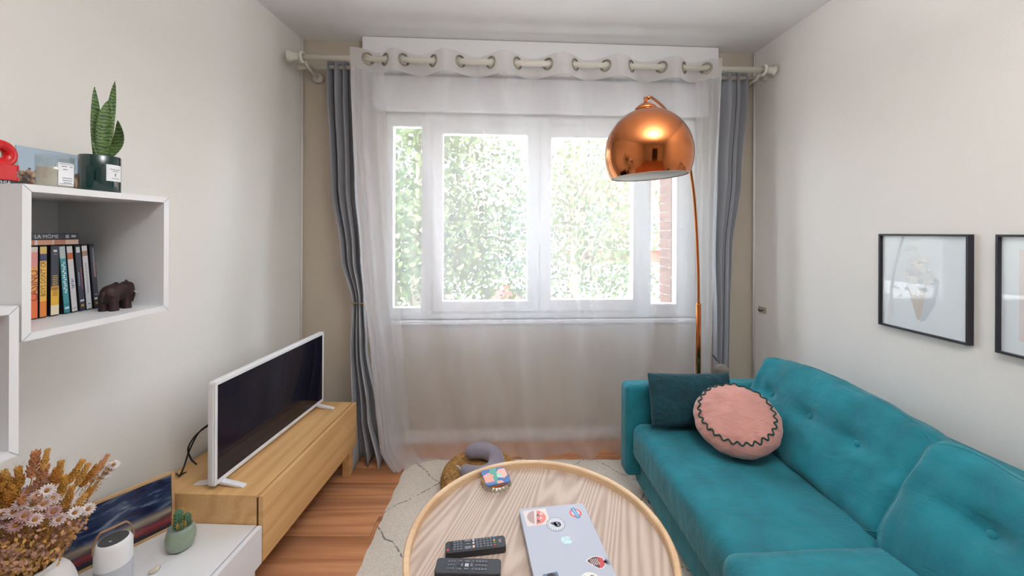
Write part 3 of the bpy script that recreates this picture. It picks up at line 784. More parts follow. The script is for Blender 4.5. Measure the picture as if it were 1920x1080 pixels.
# ------------------------------------------------------------------ rug
def rugmat():
    m = bpy.data.materials.new('berber_rug'); m.use_nodes = True; nt = m.node_tree; b = nt.nodes['Principled BSDF']; L = nt.links.new
    b.inputs['Roughness'].default_value = .95; b.inputs['Sheen Weight'].default_value = .3
    tc = nt.nodes.new('ShaderNodeTexCoord'); nz = nt.nodes.new('ShaderNodeTexNoise'); nz.inputs['Scale'].default_value = 7; nz.inputs['Detail'].default_value = 3
    L(tc.outputs['Object'], nz.inputs['Vector'])
    sb = nt.nodes.new('ShaderNodeVectorMath'); sb.operation = 'SUBTRACT'; sb.inputs[1].default_value = (.5, .5, .5); L(nz.outputs['Color'], sb.inputs[0])
    sc_ = nt.nodes.new('ShaderNodeVectorMath'); sc_.operation = 'SCALE'; sc_.inputs['Scale'].default_value = .07; L(sb.outputs[0], sc_.inputs[0])
    ad = nt.nodes.new('ShaderNodeVectorMath'); ad.operation = 'ADD'; L(tc.outputs['Object'], ad.inputs[0]); L(sc_.outputs[0], ad.inputs[1])
    sp_ = nt.nodes.new('ShaderNodeSeparateXYZ'); L(ad.outputs[0], sp_.inputs[0])
    def M2(op, a, b_, c=None):
        n = nt.nodes.new('ShaderNodeMath'); n.operation = op
        for k, v in enumerate((a, b_)):
            if v is None: continue
            if isinstance(v, (int, float)): n.inputs[k].default_value = v
            else: L(v, n.inputs[k])
        return n.outputs[0]
    def fam(op, off, sp2):
        s = M2(op, sp_.outputs[0], sp_.outputs[1]); s = M2('SUBTRACT', s, off); s = M2('DIVIDE', s, sp2); s = M2('FRACT', M2('ADD', s, 40.5), None)
        return M2('LESS_THAN', M2('ABSOLUTE', M2('SUBTRACT', s, .5), None), .0085)
    ln = M2('MAXIMUM', fam('ADD', 1.21, .564), fam('SUBTRACT', -2.56, .60))
    n2 = nt.nodes.new('ShaderNodeTexNoise'); n2.inputs['Scale'].default_value = 60; n2.inputs['Detail'].default_value = 2; L(tc.outputs['Object'], n2.inputs['Vector'])
    brk = M2('GREATER_THAN', n2.outputs['Fac'], .44); ln = M2('MULTIPLY', ln, M2('MULTIPLY', brk, .8))
    mx = nt.nodes.new('ShaderNodeMix'); mx.data_type = 'RGBA'; L(ln, mx.inputs[0]); mx.inputs[7].default_value = lin('#55504c') + (1,)
    cr = nt.nodes.new('ShaderNodeValToRGB'); cr.color_ramp.elements[0].color = lin('#cfc3b3') + (1,); cr.color_ramp.elements[1].color = lin('#e6dccf') + (1,)
    cr.color_ramp.elements[0].position = .35; cr.color_ramp.elements[1].position = .65
    n3 = nt.nodes.new('ShaderNodeTexNoise'); n3.inputs['Scale'].default_value = 220; L(tc.outputs['Object'], n3.inputs['Vector']); L(n3.outputs['Fac'], cr.inputs[0])
    L(cr.outputs[0], mx.inputs[6]); L(mx.outputs[2], b.inputs['Base Color'])
    bp = nt.nodes.new('ShaderNodeBump'); bp.inputs['Strength'].default_value = .5; bp.inputs['Distance'].default_value = .01; L(n3.outputs['Fac'], bp.inputs['Height']); L(bp.outputs[0], b.inputs['Normal'])
    return m
q1, q2 = onz(770, 861, 0), onz(663, 1080, 0)
mb = MB(); NXr, NYr = 40, 60
rx0, rx1, ry0, ry1 = (q1.x+q2.x)/2, 1.05, .25, q1.y
def rp(i, j):
    x = rx0 + (rx1-rx0)*i/(NXr-1); y_ = ry0 + (ry1-ry0)*j/(NYr-1)
    e = min(i, NXr-1-i, j, NYr-1-j)
    jit = .003*math.sin(i*2.1+j*1.7)
    return Vector((x + (jit if i in (0, NXr-1) else 0), y_ + (jit if j in (0, NYr-1) else 0), .002 if e == 0 else .011))
o = mb.grid(rp, NXr, NYr).build('rug', rugmat(), smooth=True)
tag(o, 'cream rug with thin dark diamond lines under the coffee table', 'rug')

# ------------------------------------------------------------------ coffee table
TC = Vector((.0816, 1.130)); TR = .381; TZ = .498; RIMZ = .522
tb = thing('coffee_table', 'round pale wooden coffee table with a raised rim', 'coffee table', (TC.x, TC.y, 0))
MB().lathe([(0, TZ-.022), (TR-.018, TZ-.022), (TR-.018, TZ), (0, TZ)], 72, rf=None).build('table_top', m_ash, tb, M=Matrix.Rotation(math.radians(-20), 4, 'Z'))
MB().lathe([(TR-.019, TZ-.055), (TR-.019, RIMZ-.004), (TR-.016, RIMZ), (TR-.004, RIMZ), (TR, RIMZ-.005), (TR, TZ-.055), (TR-.019, TZ-.055)], 96, cap=False).build('rim', m_rim, tb, smooth=False)
for k in range(4):
    a = PI/4 + k*PI/2 - .35
    r0, r1_ = TR-.075, TR-.03
    MB().tube([(r0*math.cos(a), r0*math.sin(a), TZ-.022), (r1_*math.cos(a), r1_*math.sin(a), .012)], [.024, .014], 14).build('leg', m_rim, tb, smooth=True)
# laptop
FL = onz(973, 953, .5225); FR = onz(1093, 942, .5225)
ang = math.atan2(FR.y-FL.y, FR.x-FL.x)
lt_ = thing('laptop', 'closed silver laptop covered with stickers on the coffee table', 'laptop', (FL.x, FL.y, TZ), ang)
LW, LL = .212, .304
def rrect(x0, x1, y0, y1, r, n=6):
    out = []
    for cx, cy, a in ((x1-r, y1-r, 0), (x0+r, y1-r, PI/2), (x0+r, y0+r, PI), (x1-r, y0+r, 1.5*PI)):
        out += [(cx + r*math.cos(a + PI/2*k/n), cy + r*math.sin(a + PI/2*k/n)) for k in range(n+1)]
    return out
MB().prism(rrect(0, LW, -LL, 0, .011), .002, .0135).build('base', m_alu, lt_, bevel=.0012)
MB().prism(rrect(.006, LW-.006, -LL+.006, -.006, .008), .0135, .0155).build('seam', m_dark, lt_)
lid = MB().prism(rrect(0, LW, -LL, 0, .011), .0155, .0228).build('lid', m_alu, lt_, bevel=.0015)
for x, y_ in ((.02, -.02), (LW-.02, -.02), (.02, -LL+.02), (LW-.02, -LL+.02)): MB().lathe([(.008, 0), (.008, .003)], 12, (x, y_, 0)).build('rubber_foot', m_black, lt_)
LMi = (Matrix.Translation((FL.x, FL.y, TZ)) @ Matrix.Rotation(ang, 4, 'Z')).inverted()
def onlid(px, py): return LMi @ onz(px, py, TZ + .0228)
LX, LY = (1, 0, 0), (0, 1, 0)
STK = 1.0
def sticker(name, pts, col, c, k, rot=0.0):
    M = Matrix.Rotation(rot, 2)
    pts = [tuple((M @ Vector(p))*STK) for p in pts]
    return flat(name, pts, mat('sticker_' + col, col, .5), lid, Vector((c.x, c.y, .0230 + k*.00012)), LX, LY)
STK = 1.28; c = onlid(1006, 970); c = Vector((c.x, c.y, 0))
sticker('sticker', [(-.029, -.026), (.029, -.026), (.029, .026), (-.029, .026)], '#e3d8d4', c, 1, .05)
sticker('sticker', circ(.0225, 20, 0, 0, -PI/2-.2, PI/2-.2), '#dc8078', c, 2)
sticker('sticker', circ(.0225, 20, 0, 0, PI/2+.1, 1.5*PI-.4), '#b49a9a', c, 2)
for k, (x, y_) in enumerate(((.004, .006), (.010, -.004), (.002, -.013), (.013, .010))): sticker('sticker', [(x-.004, y_-.004), (x+.005, y_-.002), (x, y_+.006)], ('#e7d9cf' if k % 2 else '#53606a'), c, 3)
STK = 1.65; c = onlid(1042, 983); c = Vector((c.x, c.y, 0))
sticker('sticker', circ(.0168), '#3c4046', c, 1); sticker('sticker', circ(.0160), '#dadbe2', c, 2)
sticker('sticker', circ(.0110), '#c9ccd4', c, 3)
sticker('sticker', circ(.0066, 20, .003, -.001), '#343a42', c, 4); sticker('sticker', [(-.010, .004), (.0, .006), (.002, -.004), (-.006, -.001)], '#343a42', c, 4)
sticker('sticker', circ(.0014, 10, .003, .002), '#dadbe2', c, 5); sticker('sticker', circ(.0014, 10, .004, -.003), '#dadbe2', c, 5)
for k in range(18):
    a = 2*PI*k/18; sticker('sticker', [(.0134*math.cos(a)-.0007, .0134*math.sin(a)-.0011), (.0134*math.cos(a)+.0007, .0134*math.sin(a)-.0011), (.0134*math.cos(a)+.0007, .0134*math.sin(a)+.0011), (.0134*math.cos(a)-.0007, .0134*math.sin(a)+.0011)], '#5a6068', c, 4)
STK = 1.42; c = onlid(1079, 962); c = Vector((c.x, c.y, 0))
sticker('sticker', circ(.0135), '#e0706c', c, 1); sticker('sticker', circ(.0088), '#d6d8e0', c, 2)
sticker('sticker', [(-.0045, -.016), (.0045, -.016), (.0045, .016), (-.0045, .016)], '#4b8cc0', c, 3, .18)
for k in range(7): sticker('sticker', [(-.002, -.012+k*.0038), (.002, -.012+k*.0038), (.002, -.010+k*.0038), (-.002, -.010+k*.0038)], '#b7d0e2', c, 4, .18)
c = onlid(1063, 1013); c = Vector((c.x, c.y, 0))    # shimmering fruit emblem, lying on its side
m_irid = mat('iridescent', '#b9e6d6', .35, .2, c2='#b4b9cf', vscale=(70, 70, 70))
ap = [(1.35*x_, 1.35*y_) for x_, y_ in [(-.012, -.004), (-.012, .005), (-.007, .010), (.0, .0095), (.004, .0105), (.009, .007), (.007, .003), (.0085, -.002), (.010, -.006), (.005, -.0105), (.0, -.0095), (-.007, -.010)]]
flat('emblem', ap, m_irid, lid, Vector((c.x, c.y, .0231)), LX, LY); flat('emblem_leaf', [(.016, .0), (.022, .003), (.023, -.001), (.017, -.004)], mat('leaf_grey', '#c3bfca', .3, .5), lid, Vector((c.x, c.y, .0231)), LX, LY)
STK = 1.32; c = onlid(1122, 1054); c = Vector((c.x, c.y, 0))   # strawberry dipped in chocolate
sb_ = [(-.022, .005), (-.018, .0085), (-.008, .0125), (.004, .0125), (.011, .008), (.013, .0), (.010, -.009), (.003, -.014), (-.003, -.0145), (-.012, -.007)]
sticker('sticker', [(x*1.12, y_*1.12) for x, y_ in sb_], '#e8e8ec', c, 1); sticker('sticker', sb_, '#c4484c', c, 2)
sticker('sticker', [(-.022, .005), (-.018, .0085), (-.008, .0125), (.001, .0127), (.003, .003), (.001, -.006), (-.003, -.0145), (-.012, -.007)], '#5a3432', c, 3)
for k in range(5):
    x = -.015 + k*.0035; sticker('sticker', [(x, .009), (x+.0010, .009), (x+.0025, -.006), (x+.0013, -.007)], '#e9dedc', c, 4)
for a in (-.9, -.45, 0, .4, .85): sticker('sticker', [(.011, -.003), (.012, .001), (.012+.014*math.cos(a), -.001+.013*math.sin(a))], '#4b4b4e', c, 4)
c = onlid(1036, 1088); c = Vector((c.x, c.y, 0))
sticker('sticker', [(-.015, -.012), (.015, -.012), (.015, .016), (-.015, .016)], '#5f7389', c, 1, .1); sticker('sticker', circ(.009, 18, .0, .003), '#c98a74', c, 2); sticker('sticker', circ(.0095, 12, .0, .006, .3, PI), '#2d2f36', c, 3)
c = onlid(1108, 1090); c = Vector((c.x, c.y, 0))
sticker('sticker', circ(.020), '#e6e5dc', c, 1); sticker('sticker', [(-.006, -.004), (-.004, -.004), (-.008, .013), (-.010, .013)], '#3d4046', c, 2); sticker('sticker', circ(.005, 14, .006, .008), '#3d4046', c, 2); sticker('sticker', circ(.0036, 14, .006, .0075), '#e6e5dc', c, 3)

# remotes
def remote(label, c, rz, L_, Wd_, Hh, mbody, buttons):
    r = thing('remote_control', label, 'remote control', (c.x, c.y, TZ), rz, group='remote controls on the coffee table')
    MB().prism(rrect(-L_/2, L_/2, -Wd_/2, Wd_/2, .008), .0, Hh).build('body', mbody, r, bevel=.003)
    for x, y_, w, h, m_ in buttons:
        boxm('button', m_, r, x-w/2, x+w/2, y_-h/2, y_+h/2, Hh-.0002, Hh+.0016, bevel=.0006, seg=1)
    return r
m_bt = mat('button_black', '#6d717b', .5); m_rb = mat('button_red', '#d8443f', .5); m_gb = mat('button_green', '#2fb07a', .5); m_yb = mat('button_yellow', '#e0a13c', .5); m_bb = mat('button_blue', '#3e6fc0', .5); m_wb = mat('button_white', '#d9dbdf', .5)
B = [(-.078, -.012, .006, .006, m_rb)]
for k, x in enumerate((-.068, -.059, -.050, -.041)):
    for y_ in (-.013, -.0045, .004, .0125): B.append((x, y_, .006, .0055, m_bt if k else m_dark))
B += [(-.022, .013, .018, .007, m_bt), (-.022, -.011, .018, .010, m_bt), (-.022, .002, .013, .005, m_bt), (-.006, .013, .006, .006, m_wb), (-.006, .003, .006, .006, m_wb), (-.006, -.010, .006, .009, mat('button_pink', '#e7c0b6', .5))]
for x in (.004, .014, .024, .034, .043):
    for y_ in (-.0125, -.004, .0045, .013): B.append((x, y_, .0062, .0058, m_bt))
B += [(.053, -.0125, .0055, .0058, m_rb), (.053, -.004, .0055, .0058, m_gb), (.053, .0045, .0055, .0058, m_yb), (.053, .013, .0055, .0058, m_bb)]
ra, rb_ = onz(835, 1026, TZ+.02), onz(947.5, 1013, TZ+.02)
rc = (ra+rb_)/2; rem1 = remote('slim black television remote with coloured buttons, farther from the camera', rc, math.atan2(rb_.y-ra.y, rb_.x-ra.x), (rb_-ra).length, .042, .02, m_dark, B)
text('logo', 'LG', .009, m_wb, rem1, (.069, .001, .0203), (0, 1, 0), (-1, 0, 0))
B2 = []
for x in (-.052, -.045, -.038): 
    for y_ in (-.011, .0, .011): B2.append((x, y_, .0045, .0052, m_bt))
for x in (-.026, -.020, .012): 
    for y_ in (-.012, .012): B2.append((x, y_, .0045, .005, m_bt))
for x in (.022, .030, .038, .046):
    for y_ in (-.012, 0, .012): B2.append((x, y_, .0055, .0058, m_bt))
B2 += [(-.004, 0, .010, .010, m_grey), (-.004, .0115, .012, .005, m_bt), (-.004, -.0115, .012, .005, m_bt), (-.0165, 0, .006, .010, m_bt), (.0085, 0, .006, .010, m_bt), (-.026, 0, .009, .006, m_ink)]
ra, rb_ = onz(817, 1060, TZ+.022), onz(939, 1060, TZ+.022)
rc = (ra+rb_)/2; remote('thick dark grey set-top remote with a diamond pad, nearest the camera', rc, math.atan2(rb_.y-ra.y, rb_.x-ra.x) - .02, (rb_-ra).length, .048, .022, mat('slate_plastic', '#33353d', .5), B2)

# coasters
cp = onz(930, 906, TZ); cstack = 'coasters stacked on the coffee table'
k0 = thing('coaster', 'silver scalloped bottle-cap coaster at the bottom of the coaster stack', 'coaster', (cp.x, cp.y, TZ), 0, cstack)
n = 84
mb = MB(); prof_n = 6
def cap_pt(i, j):
    a = 2*PI*i/n; zf = (0, .004, .010, .013, .0135, .0135)[j]; rf = (.052, .051, .046, .043, .030, .0)[j]
    rf += .0035*math.cos(21*a)*(1 if j < 2 else .3 if j == 2 else 0); return Vector((rf*math.cos(a), rf*math.sin(a), zf))
mb.grid(cap_pt, n, prof_n, closeu=True); mb.build('scalloped_cap', mat('tin', '#b8afa0', .35, .8), k0, smooth=True)
k1 = thing('coaster', 'round yellow coaster in the middle of the coaster stack', 'coaster', (cp.x-.006, cp.y+.002, TZ+.0137), 0, cstack)
MB().lathe([(0, 0), (.047, 0), (.047, .004), (0, .004)], 40).build('disc', mat('yellow_card', '#d8a63a', .5), k1)
k2 = thing('coaster', 'round orange-brown coaster just under the square one', 'coaster', (cp.x+.003, cp.y-.001, TZ+.0178), 0, cstack)
MB().lathe([(0, 0), (.046, 0), (.046, .004), (0, .004)], 40).build('disc', mat('orange_card', '#a4572a', .5), k2)
k3 = thing('coaster', 'square blue and pink patterned coaster on top of the coaster stack', 'coaster', (cp.x-.002, cp.y+.001, TZ+.0219), .30, cstack)
MB().prism(rrect(-.045, .045, -.045, .045, .012), 0, .004).build('card', mat('cobalt_card', '#4470b0', .5), k3)
def cd(pts, col, k=0): flat('printed_shape', pts, mat('coaster_' + col, col, .5), k3, (0, 0, .0041 + k*.0001), LX, LY)
cd([(-.01, .045), (.015, .045), (.005, .02), (.012, .0), (.0, -.02), (.01, -.045), (-.005, -.043), (-.012, -.01), (-.02, .02)], '#5aa894', 0)
cd([(-.043, .012), (-.02, .024), (-.008, .008), (-.004, .004), (-.012, -.006), (-.010, -.030), (-.043, -.030)], '#e8a08c', 1)
cd([(.043, .035), (.02, .035), (.006, .018), (.012, .004), (.008, -.012), (.028, -.02), (.043, -.006)], '#eeb4a4', 1)
cd([(.010, .015), (.022, .012), (.024, -.008), (.006, -.014), (.004, .0)], '#a8d4c4', 2)
cd(circ(.006, 12, -.028, .006), '#e6ebec', 2); cd(circ(.003, 10, -.027, .006), '#2c3f7a', 3)
cd([(-.004, -.045), (.02, -.044), (.016, -.03), (.0, -.028)], '#e8a08c', 1)

# ------------------------------------------------------------------ pouf and neck pillow
pf = onz(902, 905, .05); PFX, PFY = ray(902, 880)[0]*2.12, 2.12
pf = thing('floor_pouf', 'low round woven seagrass pouf behind the coffee table', 'pouf', (PFX, PFY, .011))
prof_ = []
for k in range(60):
    t = k/59
    if t < .6:
        z = .105*t/.6; r = .195 + .018*math.sin(t/.6*PI) + .005*abs(math.sin(t/.6*PI*6))
    else:
        q = (t-.6)/.4; r = .195*(1-q); z = .105 + .006*abs(math.sin(q*PI*9)) - .004*q
    prof_.append((max(r, 0), z))
MB().lathe(prof_, 120, cap=False, rf=lambda a, z: 1 + .012*math.sin(a*60 + z*160)).build('woven_body', m_rope, pf, smooth=True)
npc = at(899, 872, 2.12)
nk = thing('neck_pillow', 'grey plush horseshoe neck pillow lying on the seagrass pouf', 'neck pillow', (npc.x, npc.y, .117))
path = []; rads = []
for k in range(40):
    t = k/39; a = math.radians(205 + 300*t)
    tiltz = .012 + .022*math.sin(a)
    path.append((.092*math.cos(a), .080*math.sin(a), .022 + tiltz)); rads.append(.044*(.62 + .38*min(1, math.sin(t*PI)*2.2)) if 0 < k < 39 else .012)
MB().tube(path, rads, 18).build('plush_body', m_neck, nk, smooth=True)
p0 = Vector(path[1])
MB().box(-.012, .012, -.002, .002, -.016, .016, Matrix.Translation(p0 + Vector((-.025, -.018, .016))) @ Matrix.Rotation(-.7, 4, 'Z') @ Matrix.Rotation(.5, 4, 'X')).build('label_tag', m_paper, nk)
# loop of black cord at the sofa foot
lc = onz(1177, 874, .014)
lo_ = MB().tube([(lc.x + .028*math.cos(t), lc.y + .014*math.sin(t), .015) for t in [k*PI/9 for k in range(18)]], .0035, 6, closed=True).build('cord_loop', m_black, smooth=True)
tag(lo_, 'small black cord loop on the rug beside the sofa corner', 'cord')

# ------------------------------------------------------------------ media unit (oak) and white low unit
cn = at(493, 933, 1.475); CBX, CBY = cn.x, cn.y     # near front top corner
cab = thing('tv_cabinet', 'low oak television cabinet against the left wall', 'tv cabinet', (CBX, CBY, 0), -math.atan(.0356))
zt_c = .400; zb_c = .150; CL = .815; dxb = -(CBX - xl(CBY)) + .012
boxm('carcass', m_oak, cab, dxb, -.025, 0, CL, zb_c, zt_c, bevel=.001, seg=1)
boxm('front_panel', m_oak, cab, -.018, 0, .0, CL, zb_c, zt_c-.001, bevel=.0015, seg=1)
boxm('shadow_gap', m_rimdark, cab, -.025, -.018, .002, CL-.002, zb_c+.002, zt_c-.010)
for x, y_ in ((-.055, CL-.06), (dxb+.02, CL-.06), (-.26, .10), (dxb+.02, .10)):
    MB().prism([(x, y_), (x+.04, y_), (x+.04, y_+.045), (x, y_+.045)], 0, zb_c).build('leg', m_oak, cab, bevel=.002)
wu = thing('low_white_unit', 'low white lacquered unit in front of the oak cabinet', 'low unit', (CBX, CBY, 0), -math.atan(.0356))
zw = .292; WL_ = .80
boxm('carcass', m_white, wu, dxb, -.024, -WL_, -.003, .15, zw, bevel=.001, seg=1)
boxm('drawer_front', m_white, wu, -.019, -.001, -WL_, -.003, .15, zw-.001, bevel=.0012, seg=1)
boxm('shadow_gap', m_joint, wu, -.024, -.019, -WL_+.002, -.005, .152, zw-.005)
for x, y_ in ((-.055, -.06), (dxb+.02, -.06), (-.055, -WL_+.02), (dxb+.02, -WL_+.02)):
    boxm('leg', m_white, wu, x, x+.04, y_, y_+.04, 0, .15)

# television
tva = at(401, 916, 1.493); tvb = at(607.5, 752.5, 2.265)
ta = math.atan2(tvb.x - tva.x, tvb.y - tva.y); TL_ = math.hypot(tvb.x-tva.x, tvb.y-tva.y)
tv = thing('television', 'white-framed flat television standing on the oak cabinet', 'television', (tva.x, tva.y, zt_c), -ta)
z0, z1 = tva.z - zt_c, at(401, 720, 1.493).z - zt_c
z1 = (z1 + at(607.5, 619, 2.265).z - zt_c)/2
z0 = .017
MYZ = Matrix(((0, 0, 1, 0), (1, 0, 0, 0), (0, 1, 0, 0), (0, 0, 0, 1)))   # polygon x->Y, y->Z, extrude->X
bz_ = .0175
outer = rrect(0, TL_, z0, z1, .014); 
MB().prism(outer, -.027, -.004, M=MYZ).build('housing', m_tvw, tv, bevel=.004)
mb = MB()
inn = [(bz_, z0+.020), (TL_-bz_, z0+.020), (TL_-bz_, z1-bz_), (bz_, z1-bz_)]
MB().box(-.004, 0, 0.004, bz_, z0+.003, z1-.003).box(-.004, 0, TL_-bz_, TL_-.004, z0+.003, z1-.003).box(-.004, 0, bz_, TL_-bz_, z0+.003, z0+.020).box(-.004, 0, bz_, TL_-bz_, z1-bz_, z1-.003).build('bezel', m_tvw, tv, bevel=.0012, seg=1)
boxm('screen', m_screen, tv, -.0038, -.0015, bz_, TL_-bz_, z0+.020, z1-bz_)
boxm('rear_housing', m_tvw, tv, -.055, -.027, TL_*.18, TL_*.82, z0+.03, z1-.13, bevel=.01)
text('logo', 'LG', .010, m_ink, tv, (.0004, TL_*.5, z0+.011), (0, 1, 0), (0, 0, 1))
for y_ in (.045, TL_-.055):
    mb = MB()
    for s in (1, -1):
        mb.prism([(s*.012-.014, z0+.004), (s*.095-.014, .006), (s*.105-.014, .0), (s*.075-.014, .0), (-.014, z0-.006)][::s], -.012, .012, M=Matrix(((1,0,0,0),(0,0,1,y_),(0,1,0,0),(0,0,0,1))))
    mb.build('stand_foot', m_tvw, tv, bevel=.002)
cbl = thing('power_cable', 'black cables looping behind the television', 'cable')
def cable(P): MB().tube(cr_spline([tuple(p) for p in P], 8), .0032, 8).build('wire', m_black, cbl, smooth=True)
cable([at(392, 795, 1.60), at(372, 812, 1.60), at(355, 845, 1.60), at(345, 875, 1.585), at(337, 891, 1.575), Vector((-1.37, 1.60, zt_c+.006))])
cable([at(392, 797, 1.62), at(368, 815, 1.62), at(353, 840, 1.62), at(358, 860, 1.62), at(369, 871, 1.62)])
cable([at(389, 877, 1.66), at(365, 884, 1.64), at(345, 887, 1.61), at(336, 893, 1.58)])

# ------------------------------------------------------------------ wall cubes
def cube_shelf(label, X0, Y0, Y1, z0, z1, depth):
    r = thing('wall_cube_shelf', label, 'wall shelf', (X0, Y0, z0), -AL, group='white wall cube shelves')
    L_, Hh, t = Y1-Y0, z1-z0, .0165
    MB().box(-depth, 0, 0, L_, 0, t).build('bottom_panel', m_whitem, r)
    MB().box(-depth, 0, 0, L_, Hh-t, Hh).build('top_panel', m_whitem, r)
    MB().box(-depth, -.0, 0, t, t, Hh-t).build('side_panel', m_whitem, r)
    MB().box(-depth, -.0, L_-t, L_, t, Hh-t).build('side_panel', m_whitem, r)
    MB().box(-depth, -depth+.006, t, L_-t, t, Hh-t).build('back_panel', m_inner, r)
    for (ya, za, yb, zb3) in ((0, 0, t, t), (L_, 0, L_-t, t), (0, Hh, t, Hh-t), (L_, Hh, L_-t, Hh-t)):
        d = Vector((0, yb-ya, zb3-za)).normalized()*.0; nn = Vector((0, zb3-za, -(yb-ya))).normalized()*.0006
        a_, b_ = Vector((.0004, ya, za)), Vector((.0004, yb, zb3))
        MB().add([a_-nn, b_-nn, b_+nn, a_+nn], [(0, 1, 2, 3)]).build('mitre_joint', m_joint, r)
    return r
fa, fb = at(40, 348, .862), at(35, 643, .862)
SX, SY0, SY1, SZ0, SZ1 = -1.083, .864, 1.220, 1.152, 1.503
sb1 = cube_shelf('white wall cube holding film cases and a wooden elephant', SX, SY0, SY1, SZ0, SZ1, abs(xl(SY0) - SX) - .002)
sb2 = cube_shelf('white wall cube at the left edge, below the one with films', SX-.012, SY0-.345, SY0-.004, .905, 1.234, abs(xl(.55) - SX) - .016)
STOP = SZ1; SFL = SZ0 + .0165

# film cases: spine plane near X=-1.235
SPX = -1.235
films = [  # bottom px, lean, thickness, spine colours (bottom->top fractions), title, title colour, label
 (50.0, 0, .0150, [('#5d6a78', 0, .45), ('#c9d3da', .45, 1)], None, None, 'pale blue film case, first of the standing row, half hidden by the cube side'),
 (63.5, 0, .0165, [('#d86a3a', 0, .35), ('#dc9a4a', .35, .72), ('#d98f86', .72, .93), ('#d7c8bd', .93, 1)], ('CASINO', .026, '#7c2a30', .46), None, 'orange standing film case titled CASINO'),
 (80.5, 0, .0160, [('#d9813a', 0, .22), ('#e3b24c', .22, .80), ('#3f3d63', .80, .90), ('#d9b861', .90, 1)], ("BOYS DON'T CRY", .0155, '#20202c', .56), None, "yellow standing film case titled BOYS DON'T CRY"),
 (102.0, 0, .0200, [('#e6d9c0', 0, .14), ('#e6b74a', .14, .36), ('#c08b4a', .36, .42), ('#3d414c', .42, 1)], None, 'bars', 'dark grey and yellow standing film case with thin gold bars'),
 (125.0, 4.2, .0150, [('#3f8791', 0, .14), ('#4f98a3', .14, .82), ('#b9c8c6', .82, 1)], None, 'specks', 'teal leaning film case with white lettering'),
 (139.0, 4.6, .0150, [('#d5d3d6', 0, .80), ('#c4704a', .80, .90), ('#d9d7da', .90, 1)], None, 'blue', 'white leaning film case with a blue and orange spine print'),
 (153.5, 4.6, .0150, [('#474b57', 0, 1)], None, 'redtext', 'grey leaning film case with red and blue spine lettering'),
 (165.5, 4.6, .0150, [('#d4d6da', 0, .84), ('#a98773', .84, .92), ('#d9dbde', .92, 1)], None, 'darktext', 'white leaning film case with grey spine lettering'),
 (179.5, 4.8, .0150, [('#42454f', 0, 1)], None, 'pinktext', 'dark grey leaning film case, last of the row beside the elephant'),
]
m_case = mat('case_black', '#1f2024', .35)
def film(px, lean, th, bands, title, deco, label, k):
    Yc = -SPX*F/(960-px)
    r = thing('film_case', label, 'film case', (SPX + .0006*k, Yc, SFL+.0006), 0, 'film cases in the wall cube')
    r.rotation_euler = (math.radians(lean), 0, 0)
    hh, dp_ = .190, .135
    boxm('case', m_case, r, -dp_, 0, -th/2, th/2, 0, hh, bevel=.001, seg=1)
    for col, a, b_ in bands:
        boxm('spine_sleeve', mat('sleeve_' + col, col, .35), r, -.0002, .0006, -th/2+.0008, th/2-.0008, .003 + a*(hh-.006), .003 + b_*(hh-.006))
    up, lf = (0, 0, 1), (0, -1, 0); fx = .0008
    if title: text('title', title[0], title[1], mat('print_' + title[2], title[2], .5), r, (fx, 0, title[3]*hh), up, lf, sx=(.8 if len(title[0]) > 8 else .85))
    def dash(yy, zz, w, h_, col): boxm('print', mat('print_' + col, col, .5), r, .0006, .0009, yy-w/2, yy+w/2, zz-h_/2, zz+h_/2)
    if deco == 'bars':
        for j in range(12): dash(0, .055+j*.0048, .012, .0016, '#d9b668' if j > 4 else '#5a4a3a')
        dash(0, .175, .008, .006, '#d9dbe0'); dash(0, .166, .010, .0016, '#8e88b0')
    if deco == 'specks':
        for j in range(15): dash(.002*math.sin(j*2.3), .060+j*.0058, .005, .0036, '#dfeaea')
        dash(0, .016, .010, .006, '#c8dadd')
    if deco == 'blue':
        for j in range(5): dash(.001*math.sin(j*2.3), .070+j*.006, .006, .0045, '#5f83a0' if j % 2 else '#9aa3b2')
        dash(0, .012, .012, .003, '#b5a594')
    if deco == 'redtext':
        for j in range(14): dash(.0035, .065+j*.0045, .0028, .003, '#b4636a')
        for j in range(9): dash(-.0030, .075+j*.0045, .0025, .003, '#8fb2cc')
        dash(0, .176, .009, .016, '#d3d5d9'); dash(0, .030, .010, .005, '#dfe1e4'); dash(0, .016, .007, .006, '#cf9a3e')
    if deco == 'darktext':
        for j in range(20): dash(.0005*math.sin(j*3), .050+j*.0045, .0045, .0022, '#8a8f99')
        dash(0, .018, .007, .003, '#777d88')
    if deco == 'pinktext':
        for j in range(19): dash(.0015, .096+j*.0046, .0045, .0032, '#b48f93' if j < 9 else '#8f9098')
        dash(0, .030, .010, .005, '#dfe1e4'); dash(0, .016, .007, .006, '#cf9a3e'); dash(0, .042, .009, .0015, '#c9ccd2')
for k, fdef in enumerate(films): film(*fdef, k)
zt0 = SFL + .1915
fy0, fy1 = .955, 1.115
l1 = thing('film_case', 'orange-pink film case lying flat under the one titled LA MÔME', 'film case', (SPX-.002, fy0, zt0), 0, 'film cases in the wall cube')
boxm('case', m_case, l1, -.135, 0, 0, fy1-fy0, 0, .0150, bevel=.001, seg=1)
for col, a, b_ in (('#d08b6b', 0, .36), ('#e0d5d0', .36, .40), ('#d9a183', .40, .60), ('#e0c9bb', .60, .63), ('#c98d72', .63, .80), ('#e6c4b0', .80, 1)):
    boxm('spine_sleeve', mat('sleeve_' + col, col, .4), l1, -.0002, .0006, a*(fy1-fy0), b_*(fy1-fy0), .001, .014)
l2 = thing('film_case', 'dark grey film case titled LA MÔME lying on top of the row', 'film case', (SPX-.001, fy0, zt0+.0152), 0, 'film cases in the wall cube')
